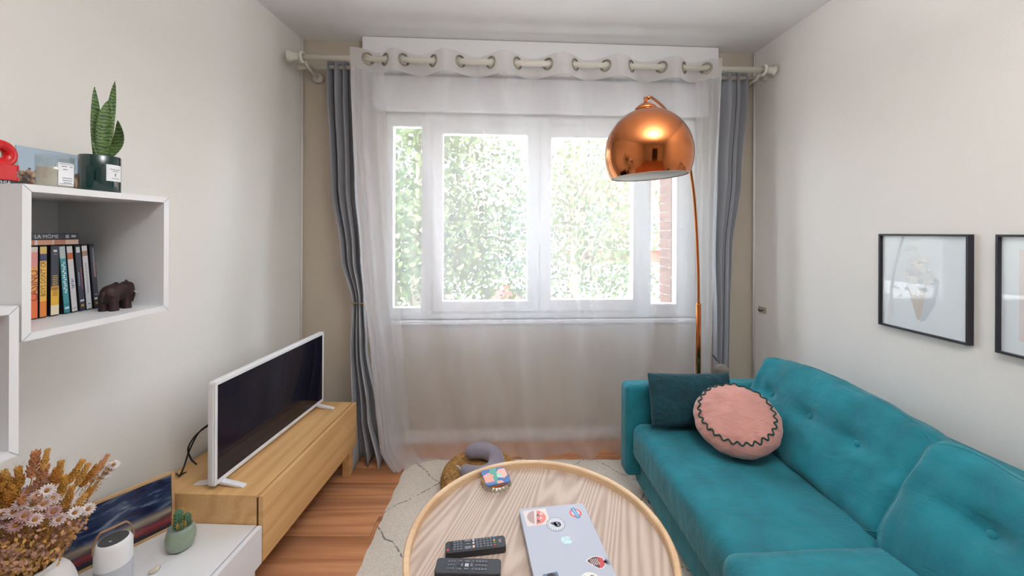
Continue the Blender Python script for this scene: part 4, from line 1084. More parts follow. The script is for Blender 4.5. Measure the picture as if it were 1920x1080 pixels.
boxm('case', m_case, l2, -.135, 0, 0, fy1-fy0+.002, 0, .0155, bevel=.001, seg=1)
boxm('spine_sleeve', mat('sleeve_slate', '#474b55', .35), l2, -.0002, .0006, .001, fy1-fy0+.001, .001, .0145)
text('title', 'LA MÔME', .0135, mat('print_title_white', '#e3e5e8', .5), l2, (.0009, .083, .0074), (0, 1, 0), (0, 0, 1), sx=.92)
boxm('print', m_grey, l2, .0006, .0009, .127, .135, .003, .0125); boxm('print', m_grey, l2, .0006, .0009, .141, .152, .005, .0115)
boxm('cube_card', mat('blue_card', '#2f7d93', .5), None, SPX-.11, SPX-.105, 1.10, 1.215-.03, SFL+.001, SFL+.155)
cc_ = bpy.data.objects['cube_card']; cc_.name = 'postcard'; tag(cc_, 'blue card standing behind the film cases beside the elephant', 'card')
boxm('dark_band', mat('navy_print', '#16233f', .5), cc_, SPX-.1049, SPX-.1044, 1.10, 1.185, SFL+.001, SFL+.105)

# wooden elephant, facing the window
eb = Vector((-1.160, 1.147, SFL)); el = thing('elephant_figurine', 'dark carved wooden elephant in the wall cube beside the films', 'figurine', eb, math.radians(8))
mb = MB()
mb.ell((0, -.004, .050), (.024, .036, .027), 20, 14); mb.ell((0, -.024, .048), (.022, .020, .026), 16, 12)
mb.ell((0, .032, .058), (.019, .020, .021), 16, 12); mb.ell((.019, .022, .058), (.005, .017, .020), 14, 10); mb.ell((-.019, .022, .058), (.005, .017, .020), 14, 10)
mb.tube([(0, .044, .056), (0, .054, .046), (0, .056, .032), (0, .053, .020), (0, .051, .014)], [.012, .0095, .0075, .006, .005], 12)
for x, y_ in ((.013, .018), (-.013, .018), (.013, -.026), (-.013, -.026)):
    mb.tube([(x, y_, .045), (x, y_, .018), (x, y_+.001, .004), (x, y_+.001, 0)], [.0125, .0105, .0115, .0118], 12)
mb.tube([(0, -.042, .055), (0, -.047, .040), (0, -.046, .028)], [.004, .003, .003], 8)
mb.ell((0, .034, .080), (.003, .004, .004), 8, 6)
ob = mb.build('body', mat('rosewood', '#2b1214', .6, var=.35, vscale=(40, 40, 90)), el, smooth=True)
md = ob.modifiers.new('rm', 'REMESH'); md.mode = 'VOXEL'; md.voxel_size = .0016; md.use_smooth_shade = True
md = ob.modifiers.new('sm', 'SMOOTH'); md.iterations = 3; md.factor = .5
MB().tube([(.010, .046, .050), (.013, .055, .042), (.013, .060, .040)], [.0025, .002, .0008], 8).build('tusk', mat('ivory', '#d8d0c4', .4), el, smooth=True)

# ------------------------------------------------------------------ things on top of the cube
# potted snake plant
pp = Vector((-1.19, 1.19*F/(960-187), STOP)); pot = thing('potted_snake_plant', 'snake plant in a glossy dark green pot on the wall cube', 'plant', pp)
PR, PH = .044, .110
MB().lathe([(0, 0), (PR-.002, 0), (PR, .003), (PR, PH-.002), (PR-.001, PH), (PR-.004, PH), (PR-.005, PH-.012), (0, PH-.012)], 48, cap=False).build('pot', mat('bottle_green_glaze', '#0b302f', .12, coat=.5), pot, smooth=True)
MB().lathe([(0, PH-.013), (PR-.005, PH-.013)], 24, cap=False).build('soil', mat('bark', '#5a3822', .95, bump=.8), pot)
def curved_label(parent, r, a0, a1, z0, z1, m, name='label'):
    return MB().grid(lambda i, j: Vector((r*math.cos(a0+(a1-a0)*i/10), r*math.sin(a0+(a1-a0)*i/10), z0+(z1-z0)*j)), 11, 2).build(name, m, parent, smooth=True)
av = math.atan2(-pp.y, -pp.x)    # toward the camera
lb = curved_label(pot, PR+.0006, av+.28, av+1.25, .038, .085, m_paper)
for k, (z, a0, a1) in enumerate(((.071, .45, 1.1), (.066, .6, .95), (.052, .72, .80), (.045, .55, 1.0))):
    curved_label(lb, PR+.0010, av+a0, av+a1, z, z+(.0018 if k != 2 else .009), mat('label_ink', '#8b9096', .6), 'label_print')
def leafmat():
    m = bpy.data.materials.new('snake_leaf'); m.use_nodes = True; nt = m.node_tree; b = nt.nodes['Principled BSDF']; L = nt.links.new
    b.inputs['Roughness'].default_value = .4
    tc = nt.nodes.new('ShaderNodeTexCoord'); wv = nt.nodes.new('ShaderNodeTexWave'); wv.bands_direction = 'Z'; wv.inputs['Scale'].default_value = 32; wv.inputs['Distortion'].default_value = 6; wv.inputs['Detail'].default_value = 3; wv.inputs['Detail Scale'].default_value = 3
    L(tc.outputs['Object'], wv.inputs[0]); cr = nt.nodes.new('ShaderNodeValToRGB'); L(wv.outputs['Fac'], cr.inputs[0])
    cr.color_ramp.elements[0].color = lin('#2f4c27') + (1,); cr.color_ramp.elements[0].position = .15; cr.color_ramp.elements[1].color = lin('#648243') + (1,); cr.color_ramp.elements[1].position = .75
    L(cr.outputs[0], b.inputs['Base Color']); return m
m_leaf = leafmat()
def leaf(base, tip, width, bend, face, tw=0.0, parent=None, m=m_leaf, wmax=.45, name='leaf'):
    base, tip = Vector(base), Vector(tip); ax = (tip-base); L_ = ax.length; ax.normalize(); face = Vector(face); face = (face - ax*face.dot(ax)).normalized(); n0 = 18
    mb = MB()
    def P(i, j):
        t = i/(n0-1); s = (j-3)/3
        w = width*(.35 + .65*math.sin(min(1, t/wmax)*PI/2)) * (1 if t < wmax else math.cos((t-wmax)/(1-wmax)*PI/2)**.7) 
        a = tw*t; R_ = Matrix.Rotation(a, 3, ax); side = R_ @ ax.cross(face); nn = R_ @ face
        return base + ax*L_*t + nn*(bend*math.sin(t*PI) - .30*w*(1-s*s)) + side*s*w
    o = mb.grid(P, n0, 7).build(name, m, parent, smooth=True)
    md = o.modifiers.new('solid', 'SOLIDIFY'); md.thickness = .0022; return o
toC = Vector((math.cos(av), math.sin(av), 0)); rt = Vector((-toC.y, toC.x, 0)); 
rtn = rt if rt.dot(Vector((0, 1, 0))) > 0 else -rt   # to the right in the picture
zP = PH - .014
def lw(rx, fwd, z): return rtn*rx + toC*fwd + Vector((0, 0, z))
leaf(lw(.002, .010, zP), lw(.016, .012, zP+.178), .0185, .004, toC, .0, pot, wmax=.55)
leaf(lw(-.008, -.004, zP), lw(-.012, .0, zP+.212), .0130, .003, toC+rtn*.4, .4, pot, wmax=.5)
leaf(lw(.010, -.012, zP), lw(.030, -.016, zP+.245), .0095, -.006, toC-rtn*.3, .5, pot, wmax=.6)
leaf(lw(.008, .0, zP), lw(.036, .006, zP+.125), .0175, -.020, toC-rtn*.7, -.3, pot, wmax=.5)
leaf(lw(.0, .018, zP), lw(-.015, .020, zP+.055), .005, .003, toC, 0, pot, wmax=.4)
leaf(lw(.020, .012, zP+.045), lw(.0215, .012, zP+.085), .0028, .0, toC, 0, pot, mat('dry_leaf', '#d48a1e', .6), name='dry_edge')
MB().tube([lw(-.014, .016, zP+.002), lw(-.020, .018, zP+.012)], [.006, .003], 8).build('bark_chip', mat('bark_chip', '#8a4f28', .9), pot)
# candle
cp_ = Vector((-1.185, 1.185*F/(960-103), STOP)); cd_ = thing('jar_candle', 'cream candle in a clear glass jar with a white label on the wall cube', 'candle', cp_)
CRd = .0345
MB().lathe([(0, .0), (CRd, 0), (CRd, .088), (CRd-.0015, .088), (CRd-.0015, .004), (0, .004)], 40, cap=False).build('jar', m_jar, cd_, smooth=True)
MB().lathe([(0, .005), (CRd-.003, .005), (CRd-.003, .058), (0, .058)], 40, cap=False).build('wax', mat('cream_wax', '#d9cfbb', .5), cd_, smooth=False)
MB().tube([(0, 0, .058), (.001, 0, .068)], .0012, 6).build('wick', m_ink, cd_)
av2 = math.atan2(-cp_.y, -cp_.x)
lb = curved_label(cd_, CRd+.0006, av2+.15, av2+1.15, .012, .070, m_paper)
for k, (z, a0, a1) in enumerate(((.060, .3, .6), (.060, .75, 1.0), (.052, .38, .62), (.030, .35, .95), (.024, .35, .95), (.018, .4, .9))):
    curved_label(lb, CRd+.0011, av2+a0, av2+a1, z, z+.0022, mat('label_ink', '#8b9096', .6), 'label_print')
for z, h_ in ((.0155, .001), (.0665, .001)): curved_label(lb, CRd+.0011, av2+.2, av2+1.1, z, z+h_, m_ink, 'label_print')
# print leaning behind the candle
def cityprint():
    m = bpy.data.materials.new('city_print'); m.use_nodes = True; nt = m.node_tree; b = nt.nodes['Principled BSDF']; L = nt.links.new; b.inputs['Roughness'].default_value = .35
    tc = nt.nodes.new('ShaderNodeTexCoord'); sp_ = nt.nodes.new('ShaderNodeSeparateXYZ'); L(tc.outputs['Object'], sp_.inputs[0])
    nz = nt.nodes.new('ShaderNodeTexNoise'); nz.inputs['Scale'].default_value = 55; nz.inputs['Detail'].default_value = 4; L(tc.outputs['Object'], nz.inputs['Vector'])
    a = nt.nodes.new('ShaderNodeMath'); a.operation = 'MULTIPLY_ADD'; a.inputs[1].default_value = .05; L(nz.outputs['Fac'], a.inputs[0]); L(sp_.outputs[2], a.inputs[2])
    lt = nt.nodes.new('ShaderNodeMath'); lt.operation = 'LESS_THAN'; lt.inputs[1].default_value = .090; L(a.outputs[0], lt.inputs[0])
    c1 = nt.nodes.new('ShaderNodeValToRGB'); L(nz.outputs['Fac'], c1.inputs[0]); c1.color_ramp.elements[0].color = lin('#3b2f2c') + (1,); c1.color_ramp.elements[1].color = lin('#c9a07a') + (1,); c1.color_ramp.elements[0].position = .42; c1.color_ramp.elements[1].position = .62
    mx = nt.nodes.new('ShaderNodeMix'); mx.data_type = 'RGBA'; L(lt.outputs[0], mx.inputs[0]); mx.inputs[6].default_value = lin('#a9bccb') + (1,); L(c1.outputs[0], mx.inputs[7]); L(mx.outputs[2], b.inputs['Base Color']); return m
pq = Vector((-1.335, 1.335*F/(960-40), STOP))
po = MB().box(-.002, .002, 0, .165, .001, .130).build('city_postcard', cityprint()); po.location = pq; po.rotation_euler = (0, math.radians(-8), -AL)
tag(po, 'city view print leaning on the wall behind the jar candle', 'print')
# red souvenir block (plain shape) on a lettered black base
rs_ = thing('red_souvenir', 'glossy red souvenir ornament on a black lettered base at the left edge', 'ornament', (-1.165, .872, STOP), 0)
boxm('base', m_black, rs_, -.045, 0, -.055, .060, 0, .012, bevel=.001)
text('lettering', 'PHILADELPHIA', .0125, m_wb, rs_, (.0006, -.002, .006), (0, 1, 0), (0, 0, 1), sx=.95)
MB().box(-.04, -.004, -.052, .052, .012, .050).box(-.04, -.004, .052, .056, .012, .022).box(-.04, -.004, .052, .056, .036, .050).build('block', m_red, rs_, bevel=.002)
MB().tube([(-.022, .030 + .0215*math.cos(t), .073 + .0215*math.sin(t)) for t in [k*PI/14 for k in range(28)]], .0125, 12, closed=True).build('ring', m_red, rs_, smooth=True)
MB().box(-.04, -.004, -.052, .0, .050, .097).build('upper_block', m_red, rs_, bevel=.002)

# ------------------------------------------------------------------ things on the white unit
def sunset():
    m = bpy.data.materials.new('sunset_print'); m.use_nodes = True; nt = m.node_tree; b = nt.nodes['Principled BSDF']; L = nt.links.new; b.inputs['Roughness'].default_value = .25
    tc = nt.nodes.new('ShaderNodeTexCoord'); mp = nt.nodes.new('ShaderNodeMapping'); mp.inputs['Scale'].default_value = (1, 7, 26); mp.inputs['Rotation'].default_value = (.35, 0, 0); L(tc.outputs['Object'], mp.inputs[0])
    nz = nt.nodes.new('ShaderNodeTexNoise'); nz.inputs['Scale'].default_value = 1.6; nz.inputs['Detail'].default_value = 6; nz.inputs['Distortion'].default_value = .6; L(mp.outputs[0], nz.inputs['Vector'])
    c1 = nt.nodes.new('ShaderNodeValToRGB'); L(nz.outputs['Fac'], c1.inputs[0]); e = c1.color_ramp.elements
    e[0].position = .38; e[0].color = lin('#141a3a') + (1,); e[1].position = .72; e[1].color = lin('#8294a6') + (1,); q = e.new(.52); q.color = lin('#26365c') + (1,)
    sp_ = nt.nodes.new('ShaderNodeSeparateXYZ'); L(tc.outputs['Object'], sp_.inputs[0])
    a = nt.nodes.new('ShaderNodeMath'); a.operation = 'MULTIPLY_ADD'; a.inputs[1].default_value = .03; L(nz.outputs['Fac'], a.inputs[0]); L(sp_.outputs[2], a.inputs[2])
    c2 = nt.nodes.new('ShaderNodeValToRGB'); e = c2.color_ramp.elements; L(a.outputs[0], c2.inputs[0])
    c2.color_ramp.interpolation = 'LINEAR'
    e[0].position = .0; e[0].color = lin('#17141f') + (1,); e[1].position = .105; e[1].color = lin('#2a2c40') + (1,)
    for pos, c in ((.035, '#1b1826'), (.052, '#8d3a3a'), (.068, '#4a3440'), (.085, '#a89a86')): q = e.new(pos); q.color = lin(c) + (1,)
    mr = nt.nodes.new('ShaderNodeMapRange'); L(sp_.outputs[2], mr.inputs[0]); mr.inputs[1].default_value = .065; mr.inputs[2].default_value = .10
    mx = nt.nodes.new('ShaderNodeMix'); mx.data_type = 'RGBA'; L(mr.outputs[0], mx.inputs[0]); L(c2.outputs[0], mx.inputs[6]); L(c1.outputs[0], mx.inputs[7]); L(mx.outputs[2], b.inputs['Base Color']); return m
pr_b = Vector((-1.254, 1.462)); pl_b = Vector((-1.405, 1.235)); dl = pr_b - pl_b; LP = dl.length + .02
sp3 = thing('sunset_picture', 'dark sunset seascape in a thin wooden frame leaning on the white unit', 'picture frame', (pl_b.x - dl.x*.05, pl_b.y - dl.y*.05, zw), 0)
sp3.rotation_euler = (0, 0, -math.atan2(dl.x, dl.y))
LP = dl.length*1.05; hP = .205; tP = .009
lean = Matrix.Rotation(math.radians(-4), 4, 'Y')
MB().box(-.014, 0, 0, tP, 0, hP).box(-.014, 0, LP-tP, LP, 0, hP).box(-.014, 0, tP, LP-tP, 0, tP).box(-.014, 0, tP, LP-tP, hP-tP, hP).build('frame', wood('pine_frame', '#c9a678', '#b08c60', 'y', 6, .5, .1), sp3, bevel=.001, seg=1, M=lean)
MB().box(-.012, -.005, tP, LP-tP, tP, hP-tP).build('print', sunset(), sp3, M=lean)
# cactus pot
cq = onz(338, 1030, zw); cq = Vector((ray(339, 1020)[0]*1.365, 1.365, zw))
cac = thing('potted_cactus', 'small ribbed cactus in a sage green ceramic pot on the white unit', 'plant', cq)
MB().lathe([(0, 0), (.022, 0), (.034, .008), (.0425, .030), (.0435, .048), (.039, .068), (.0345, .078), (.033, .079), (.031, .074), (.0, .070)], 40, cap=False).build('pot', mat('sage_glaze', '#8b9c88', .3, var=.12, vscale=(25, 25, 25), coat=.3), cac, smooth=True)
MB().lathe([(.0345, .076), (.0350, .0795), (.0315, .0795)], 40, cap=False).build('pot_lip', mat('grey_glaze', '#7b8590', .3), cac, smooth=True)
MB().lathe([(0, .0715), (.0315, .0715)], 24, cap=False).build('soil', mat('brown_soil', '#4a3222', .95, bump=.8), cac)
def cactus_col(x, y_, r, h):
    prof_ = [(r*.85, 0), (r, h*.3), (r, h*.65), (r*.85, h*.85), (r*.5, h*.97), (0, h)]
    o = MB().lathe(prof_, 48, (x, y_, .070), cap=False, rf=lambda a, z: 1 + .13*math.cos(9*a)).build('stem', mat('cactus_green', '#3f7458', .6), cac, smooth=True)
    mb = MB()
    for k in range(9):
        a = 2*PI*k/9
        for j in range(5):
            z = .075 + h*(.12+.18*j); rr2 = r*1.13*(1 if j < 4 else .8); b0 = Vector((x+rr2*math.cos(a), y_+rr2*math.sin(a), z))
            for d in (-.5, 0, .5): mb.tube([b0, b0 + Vector((math.cos(a+d), math.sin(a+d), .4)).normalized()*.006], .0004, 3, cap=False)
    mb.build('spines', mat('spine_gold', '#c99a3e', .6), o)
cactus_col(-.010, .002, .0135, .062); cactus_col(.012, .012, .010, .045); cactus_col(.010, -.010, .008, .022)
# portable lantern speaker
sk = Vector((ray(213, 1040)[0]*1.20, 1.20, zw)); spk = thing('portable_lantern', 'white and grey cylindrical portable lantern with a leather handle', 'lantern', sk)
SR = .0435; SHh = .162
MB().lathe([(0, .0), (SR-.003, 0), (SR, .004), (SR, .092), (0, .092)], 40, cap=False).build('fabric_body', mat('grey_mesh', '#b4b6bd', .8, bump=.3, bscale=500), spk, smooth=True)
MB().lathe([(SR+.0004, .090), (SR+.0004, SHh-.014), (SR-.004, SHh-.004), (SR-.008, SHh), (SR-.009, SHh)], 40, cap=False).build('white_shell', m_white, spk, smooth=True)
MB().lathe([(0, SHh-.001), (SR-.008, SHh-.001)], 32, cap=False).build('control_panel', mat('charcoal_panel', '#3a3b3e', .4), spk)
boxm('touch_mark', m_grey, spk, -.004, .004, -.012, -.008, SHh-.001, SHh-.0004)
hl = Vector((rtn.x, rtn.y, 0)).normalized(); hl = Vector((.55, .83, 0)).normalized()
ph_ = []
for k in range(25):
    a = PI*k/24; ph_.append(hl*(-(SR+.002)*math.cos(a)*(1.02)) + Vector((0, 0, SHh-.018 + .055*min(1, math.sin(a)*1.25)**.8 if 0 < k < 24 else SHh-.022)))
mb = MB(); perp = Vector((-hl.y, hl.x, 0))
mb.grid(lambda i, j: ph_[i] + perp*((j-.5)*.011), 25, 2)
o = mb.build('handle', mat('tan_leather', '#a9805c', .6), spk, smooth=True); md = o.modifiers.new('solid', 'SOLIDIFY'); md.thickness = .002
# little beige shells near the front
shl = MB().ell((0, 0, .007), (.014, .008, .007), 14, 8).ell((.010, .004, .008), (.008, .006, .006), 12, 8).build('seashell', mat('beige_shell', '#cfc2ae', .6, var=.1, vscale=(80, 80, 80)), smooth=True)
q = onz(288, 1074, zw); shl.location = (q.x, q.y, zw); shl.rotation_euler = (0, 0, .9); tag(shl, 'small beige seashell on the white unit in front of the lantern', 'seashell')

# vase with dried flowers
vp = Vector((-1.272, 1.025, zw)); vs_ = thing('ribbed_vase', 'white ribbed ceramic vase on the white unit', 'vase', vp)
VH = .225; pv = []
for k in range(50):
    t = k/49; z = VH*t
    r = .052 + .046*math.sin(min(1, t/.8)*PI*.62) if t < .8 else .0
    if t < .82: r = .055 + .040*math.sin((t/.82)*PI*.80)
    else: r = .0785 - .022*min(1, (t-.82)/.10) + (.006*(t-.92)/.08 if t > .92 else 0)
    pv.append((r + .0009*math.sin(z*1400/2.2), z))
MB().lathe([(0, 0)] + pv + [(pv[-1][0]-.005, VH), (pv[-1][0]-.008, VH-.03), (pv[-1][0]+.004, VH-.07)], 56, cap=False).build('vase_body', mat('white_ceramic', '#dcdad6', .6, bump=.15, bscale=120), vs_, smooth=True)
bq = thing('dried_flower_bouquet', 'bouquet of dried wheat, straw daisies and grasses in the ribbed vase', 'bouquet', (vp.x, vp.y, zw+VH-.05))
rb = random.Random(21)
m_stem = mat('straw_stem', '#b98a3e', .8, var=.25, vscale=(30, 30, 30)); m_wheat = [mat('wheat_a', '#c8923f', .8, var=.2, vscale=(60, 60, 60)), mat('wheat_b', '#d6a658', .8), mat('wheat_c', '#b77a2e', .8), mat('rust_plume', '#c48a5c', .8)]
m_petal = [mat('straw_petal_a', '#c9b2ae', .8), mat('straw_petal_b', '#b08a88', .8), mat('straw_petal_c', '#ddd2cf', .8)]; m_disc = mat('daisy_disc', '#9c6a2c', .9)
stems = MB(); ear_meshes = []
def ear_mesh(L_, r, m, awn):
    mb = MB(); lv = int(L_/.0055)
    for j in range(lv):
        t = j/(lv-1); z = L_*t; rr2 = r*(.55 + .6*math.sin(min(1, t*1.3+.15)*PI*.9))
        for q in range(6):
            a = 2*PI*q/6 + j*.52; d = Vector((math.cos(a), math.sin(a), 0)); b0 = d*rr2*.45 + Vector((0, 0, z)); tipv = d*rr2*1.05 + Vector((0, 0, z + .013))
            md_ = (b0+tipv)*.5; sd = Vector((-d.y, d.x, 0))*.0042
            mb.add([b0, md_+sd, tipv, md_-sd, md_ + d*.0028], [(0, 1, 4), (1, 2, 4), (2, 3, 4), (3, 0, 4), (0, 3, 2, 1)])
            if awn and q % 2 == 0: mb.add([tipv, tipv + d*.006 + Vector((0, 0, .018)), tipv + Vector((.0006, 0, 0))], [(0, 1, 2)])
    return mb
def place(mbmesh, name, m, M, cache={}):
    key = (id(mbmesh), m.name)
    if key in cache: return copy_part(cache[key], bq, M)
    cache[key] = mbmesh.build(name, m, bq, M=M); return cache[key]
ears = [ear_mesh(.048, .0062, None, True), ear_mesh(.050, .0085, None, True), ear_mesh(.060, .012, None, False)]
def daisy_mesh():
    mb = MB(); n = 15
    for ring, (r0, r1, zz, w) in enumerate(((.004, .0165, .003, .0026), (.0035, .0115, .007, .0022))):
        for k in range(n):
            a = 2*PI*k/n + ring*.2; d = Vector((math.cos(a), math.sin(a), 0)); s_ = Vector((-d.y, d.x, 0))
            b0 = d*r0; m0 = d*((r0+r1)*.55) + Vector((0, 0, zz*.8)); t0_ = d*r1 + Vector((0, 0, zz))
            mb.add([b0 - s_*w*.5, b0 + s_*w*.5, m0 + s_*w, t0_ + s_*w*.35, t0_ - s_*w*.35, m0 - s_*w], [(0, 1, 2, 5), (5, 2, 3, 4)])
    return mb
dm = daisy_mesh(); discm = MB().ell((0, 0, .002), (.0048, .0048, .003), 12, 6)
down = Vector((0, 0, 1))
def stem_to(tip, r=.0011, droop=0):
    b0 = Vector((rb.uniform(-.03, .03), rb.uniform(-.03, .03), -.03 + rb.uniform(0, .03))); tip = Vector(tip)
    mid = b0.lerp(tip, .55) + Vector((rb.uniform(-.012, .012), rb.uniform(-.012, .012), .012))
    P = cr_spline([tuple(b0), tuple(mid), tuple(tip)], 5); stems.tube(P, r, 5, cap=False); return (tip - mid).normalized()
def mk(tip, d, spin=0):
    d = Vector(d).normalized(); x_ = d.orthogonal().normalized(); M = frameM(tip, x_, d.cross(x_)); return M @ Matrix.Rotation(spin, 4, 'Z')
BZ = zw + VH - .05
def tipat(px, py, Y): p = at(px, py, Y); return Vector((p.x-vp.x, p.y-vp.y, p.z-BZ))
# individually placed ears and flowers read off the photograph
for px, py, Y, e, mi in ((80, 868, 1.00, 0, 1), (60, 882, .99, 2, 3), (68, 910, 1.0, 2, 3), (105, 895, 1.04, 1, 0), (128, 893, 1.06, 1, 0), (143, 897, 1.08, 1, 1), (150, 900, 1.10, 1, 2), (25, 905, .98, 1, 1), (12, 912, .98, 1, 2), (38, 900, .98, 1, 0), (8, 930, .97, 1, 0),
                         (120, 940, 1.06, 1, 0), (140, 945, 1.08, 1, 2), (20, 945, .97, 1, 2), (35, 930, .98, 1, 0), (178, 880, 1.16, 0, 3), (170, 893, 1.15, 0, 3), (128, 958, 1.06, 1, 1), (2, 950, .97, 1, 1), (95, 905, 1.02, 1, 2), (112, 920, 1.04, 1, 0), (45, 955, .98, 1, 3), (75, 955, 1.0, 2, 3)):
    tp = tipat(px, py + 14, Y); d = stem_to(tp); place(ears[e], 'wheat_ear', m_wheat[mi], mk(tp, d, rb.uniform(0, 6)))
for px, py, Y, mi in ((52, 922, .99, 1), (78, 905, 1.01, 1), (92, 897, 1.02, 0), (70, 930, .99, 0), (40, 945, .97, 0), (60, 948, .98, 2), (88, 920, 1.0, 2), (25, 960, .96, 0), (98, 935, 1.02, 0), (15, 975, .96, 1), (45, 968, .96, 1), (82, 945, .99, 0), (65, 975, .97, 0), (100, 960, 1.0, 1), (140, 962, 1.05, 2), (165, 955, 1.08, 2), (147, 940, 1.08, 2),
                      (195, 890, 1.17, 2), (212, 872, 1.19, 2), (185, 898, 1.16, 2), (204, 880, 1.18, 0), (110, 975, 1.0, 0), (30, 985, .95, 1), (5, 965, .95, 0)):
    tp = tipat(px, py, Y); stem_to(tp); d = (Vector((0, 0, BZ*0)) - tp); d = (Vector((-vp.x, -vp.y, EYE-BZ-.4)).normalized()*.8 + tp.normalized()*.6 + Vector((rb.uniform(-.4, .4), rb.uniform(-.4, .4), rb.uniform(0, .4))))
    M = mk(tp, d, rb.uniform(0, 6)); f_ = place(dm, 'straw_daisy', m_petal[mi], M); 
    place(discm, 'daisy_centre', m_disc, M)
# filler: small dry blossoms and grasses
fil = MB(); fil2 = MB()
for k in range(900):
    a = rb.uniform(0, 2*PI); t = rb.random()**.6; rr2 = (.035 + .095*t)*math.sqrt(rb.random()); z = .03 + .165*t*rb.uniform(.5, 1)
    p = Vector((rr2*math.cos(a), rr2*math.sin(a), z)); 
    if vp.x + p.x < xl(vp.y + p.y) + .015: continue
    if k % 3 == 0: stem_to(p, .0007)
    mb_ = fil if k % 2 else fil2; 
    for q in range(5):
        b0 = p + Vector((rb.uniform(-.011, .011), rb.uniform(-.011, .011), rb.uniform(-.010, .010))); d = Vector((rb.gauss(0, 1), rb.gauss(0, 1), rb.gauss(.4, 1))).normalized(); s_ = d.orthogonal().normalized()*.0035
        mb_.add([b0, b0 + d*.007 + s_, b0 + d*.013, b0 + d*.007 - s_], [(0, 1, 2, 3)])
for k in range(60):     # airy grass on the right
    t = rb.random(); p = tipat(150 + 62*t + rb.uniform(-6, 6), 935 - 62*t + rb.uniform(-14, 10), 1.10 + .08*t); d = Vector((rb.gauss(0, 1), rb.gauss(0, 1), rb.gauss(0, 1))).normalized(); s_ = d.orthogonal().normalized()*.0016
    fil.add([p, p + d*.004 + s_, p + d*.008, p + d*.004 - s_], [(0, 1, 2, 3)])
    if k % 7 == 0: stem_to(p, .0006)
tag(fil.build('dry_blossoms', mat('dry_gold', '#c79a5a', .9), bq), kind='stuff'); tag(fil2.build('dry_blossoms', mat('dry_rose', '#b98f7c', .9), bq), kind='stuff')
tag(stems.build('stems', m_stem, bq, smooth=True), kind='stuff')

# ------------------------------------------------------------------ outside
GZ = -3.6
m_asph = mat('asphalt', '#9b9a98', .9, var=.1, vscale=(2, 2, 2))
o = boxm('street', m_asph, None, -40, 40, 3.2, 60, GZ-.1, GZ); o['kind'] = 'structure'
bd = thing('street_building', 'white and brick apartment building across the street', 'building', (0, 21, GZ))
m_fac = mat('facade_cream', '#b9b2a6', .9, var=.05, vscale=(1, 1, 1)); m_facb = mat('facade_brick', '#9a6353', .9, var=.15, vscale=(4, 4, 10))
boxm('wall', m_fac, bd, -14, 3.0, 0, 6, 0, 15); boxm('wall', m_facb, bd, 3.0, 14, -.2, 6, 0, 15)
m_win = mat('far_window', '#5d6c78', .2)
for x in (-12, -9, -6, -3, 0, 4.5, 7, 9.5, 12):
    for z in (4.6, 7.8, 11):
        y_ = -.25 if x > 3 else -.05
        f_ = boxm('window_surround', m_white, bd, x-.65, x+.65, y_-.04, y_+.1, z, z+1.9); boxm('pane', m_win, f_, x-.52, x+.52, y_-.06, y_-.03, z+.1, z+1.75)
boxm('balcony', m_white, bd, 1.2, 8.5, -1.1, 0, 4.1, 4.3); 
for k in range(36): boxm('baluster', m_white, bd, 1.3+k*.2, 1.34+k*.2, -1.08, -1.04, 4.3, 5.2)
boxm('balcony_rail', m_white, bd, 1.2, 8.5, -1.12, -1.02, 5.2, 5.28)
sg = boxm('shop_fascia', mat('fascia_blue', '#55657a', .6), bd, -9, 0.6, -.35, 0, 2.9, 3.75)
text('sign_letters', 'DE KABRASSERIE', .95, mat('sign_white', '#f2f2ef', .5), bd, (-4.1, -.36, 3.30), (1, 0, 0), (0, 0, 1), sx=.95, bold=.02)
boxm('awning', m_white, bd, -9, .6, -1.7, -.3, 2.45, 2.60); boxm('awning_valance', m_white, bd, -9, .6, -1.72, -1.68, 2.2, 2.5)
boxm('shop_front', mat('shop_dark', '#4d4a4c', .4), bd, -9, .6, -.08, .02, 0, 2.4)
boxm('shop_front', mat('shop_grey', '#7b7d84', .4), bd, 1.2, 8.5, -.3, -.1, 0, 3.4)
for k in range(4): boxm('sign_block', m_white, bd, 3.2+k*.7, 3.6+k*.7, -.36, -.30, 2.9, 3.3)
def parasol(label, X_, Y_, r, col):
    p = thing('parasol', label, 'parasol', (X_, Y_, GZ), 0, 'parasols on the terrace')
    MB().tube([(0, 0, 0), (0, 0, 2.6)], .03, 8).build('pole', m_white, p)
    MB().lathe([(r, 2.1), (.02, 2.75)], 8, cap=False).build('canopy', mat('canopy_' + col, col, .8), p)
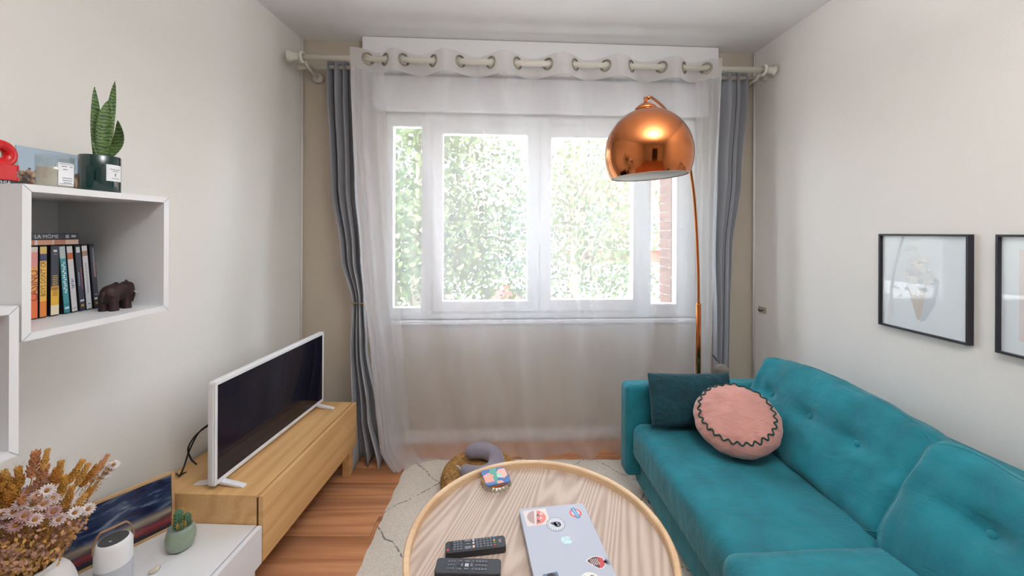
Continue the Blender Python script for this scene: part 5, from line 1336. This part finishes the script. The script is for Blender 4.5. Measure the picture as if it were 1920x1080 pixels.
parasol('white parasol seen low in the left window strip', -3.6, 14.5, 1.6, '#f0efec'); parasol('white parasol low at the left edge of the middle pane', -2.1, 17.6, .9, '#eeeeee'); parasol('red parasol low in the left casement', -.3, 17.0, .7, '#c03a3a')
def tree(label, X_, Y_, h, crown, nleaf, seed, trunk=.16, cz=0):
    rt_ = random.Random(seed); t = thing('street_tree', label, 'tree', (X_, Y_, GZ), 0, 'plane trees in the street')
    mb = MB(); P = [(0, 0, 0), (.1, .05, h*.25), (-.1, .0, h*.5), (.05, -.1, h*.75), (0, 0, h)]
    mb.tube(cr_spline(P, 4), [trunk*(1-.8*k/16) for k in range(17)], 8); tips = []
    for k in range(16):
        z = h*rt_.uniform(.32, .92); a = rt_.uniform(0, 2*PI); L_ = crown*rt_.uniform(.6, 1.05)
        b0 = Vector((0, 0, z)); e = b0 + Vector((math.cos(a)*L_, math.sin(a)*L_, L_*rt_.uniform(.05, .6))); m0 = b0.lerp(e, .5) + Vector((0, 0, L_*.12)); mb.tube(cr_spline([tuple(b0), tuple(m0), tuple(e)], 4), [.06*(1-.09*j) for j in range(9)], 6); tips += [m0, e, b0.lerp(e, .75)]
    mb.build('trunk', mat('plane_bark', '#8d8377', .9, var=.2, vscale=(4, 4, 4)), t, smooth=True)
    for q, col in enumerate(('#4a5a3c', '#687854')):
        lf = MB()
        for k in range(nleaf//2):
            tp = rt_.choice(tips); p = tp + Vector((rt_.gauss(0, .7), rt_.gauss(0, .7), rt_.gauss(0, .6))); d = Vector((rt_.gauss(0, 1), rt_.gauss(0, 1), rt_.gauss(0, 1))).normalized(); s_ = d.orthogonal().normalized()
            L_ = rt_.uniform(.09, .16); lf.add([p, p + d*L_*.5 + s_*L_*.45, p + d*L_, p + d*L_*.5 - s_*L_*.45], [(0, 1, 2, 3)])
        tag(lf.build('foliage', fabric_thin('leaf_' + col, col, 0.0, .45), t), kind='stuff')
tree('leafy plane tree filling the left half of the window', -2.3, 9.5, 8.5, 2.5, 17000, 4)
tree('plane tree with a bare grey trunk in the right half of the window', 1.75, 10.5, 8.5, 2.1, 6000, 9, .15)
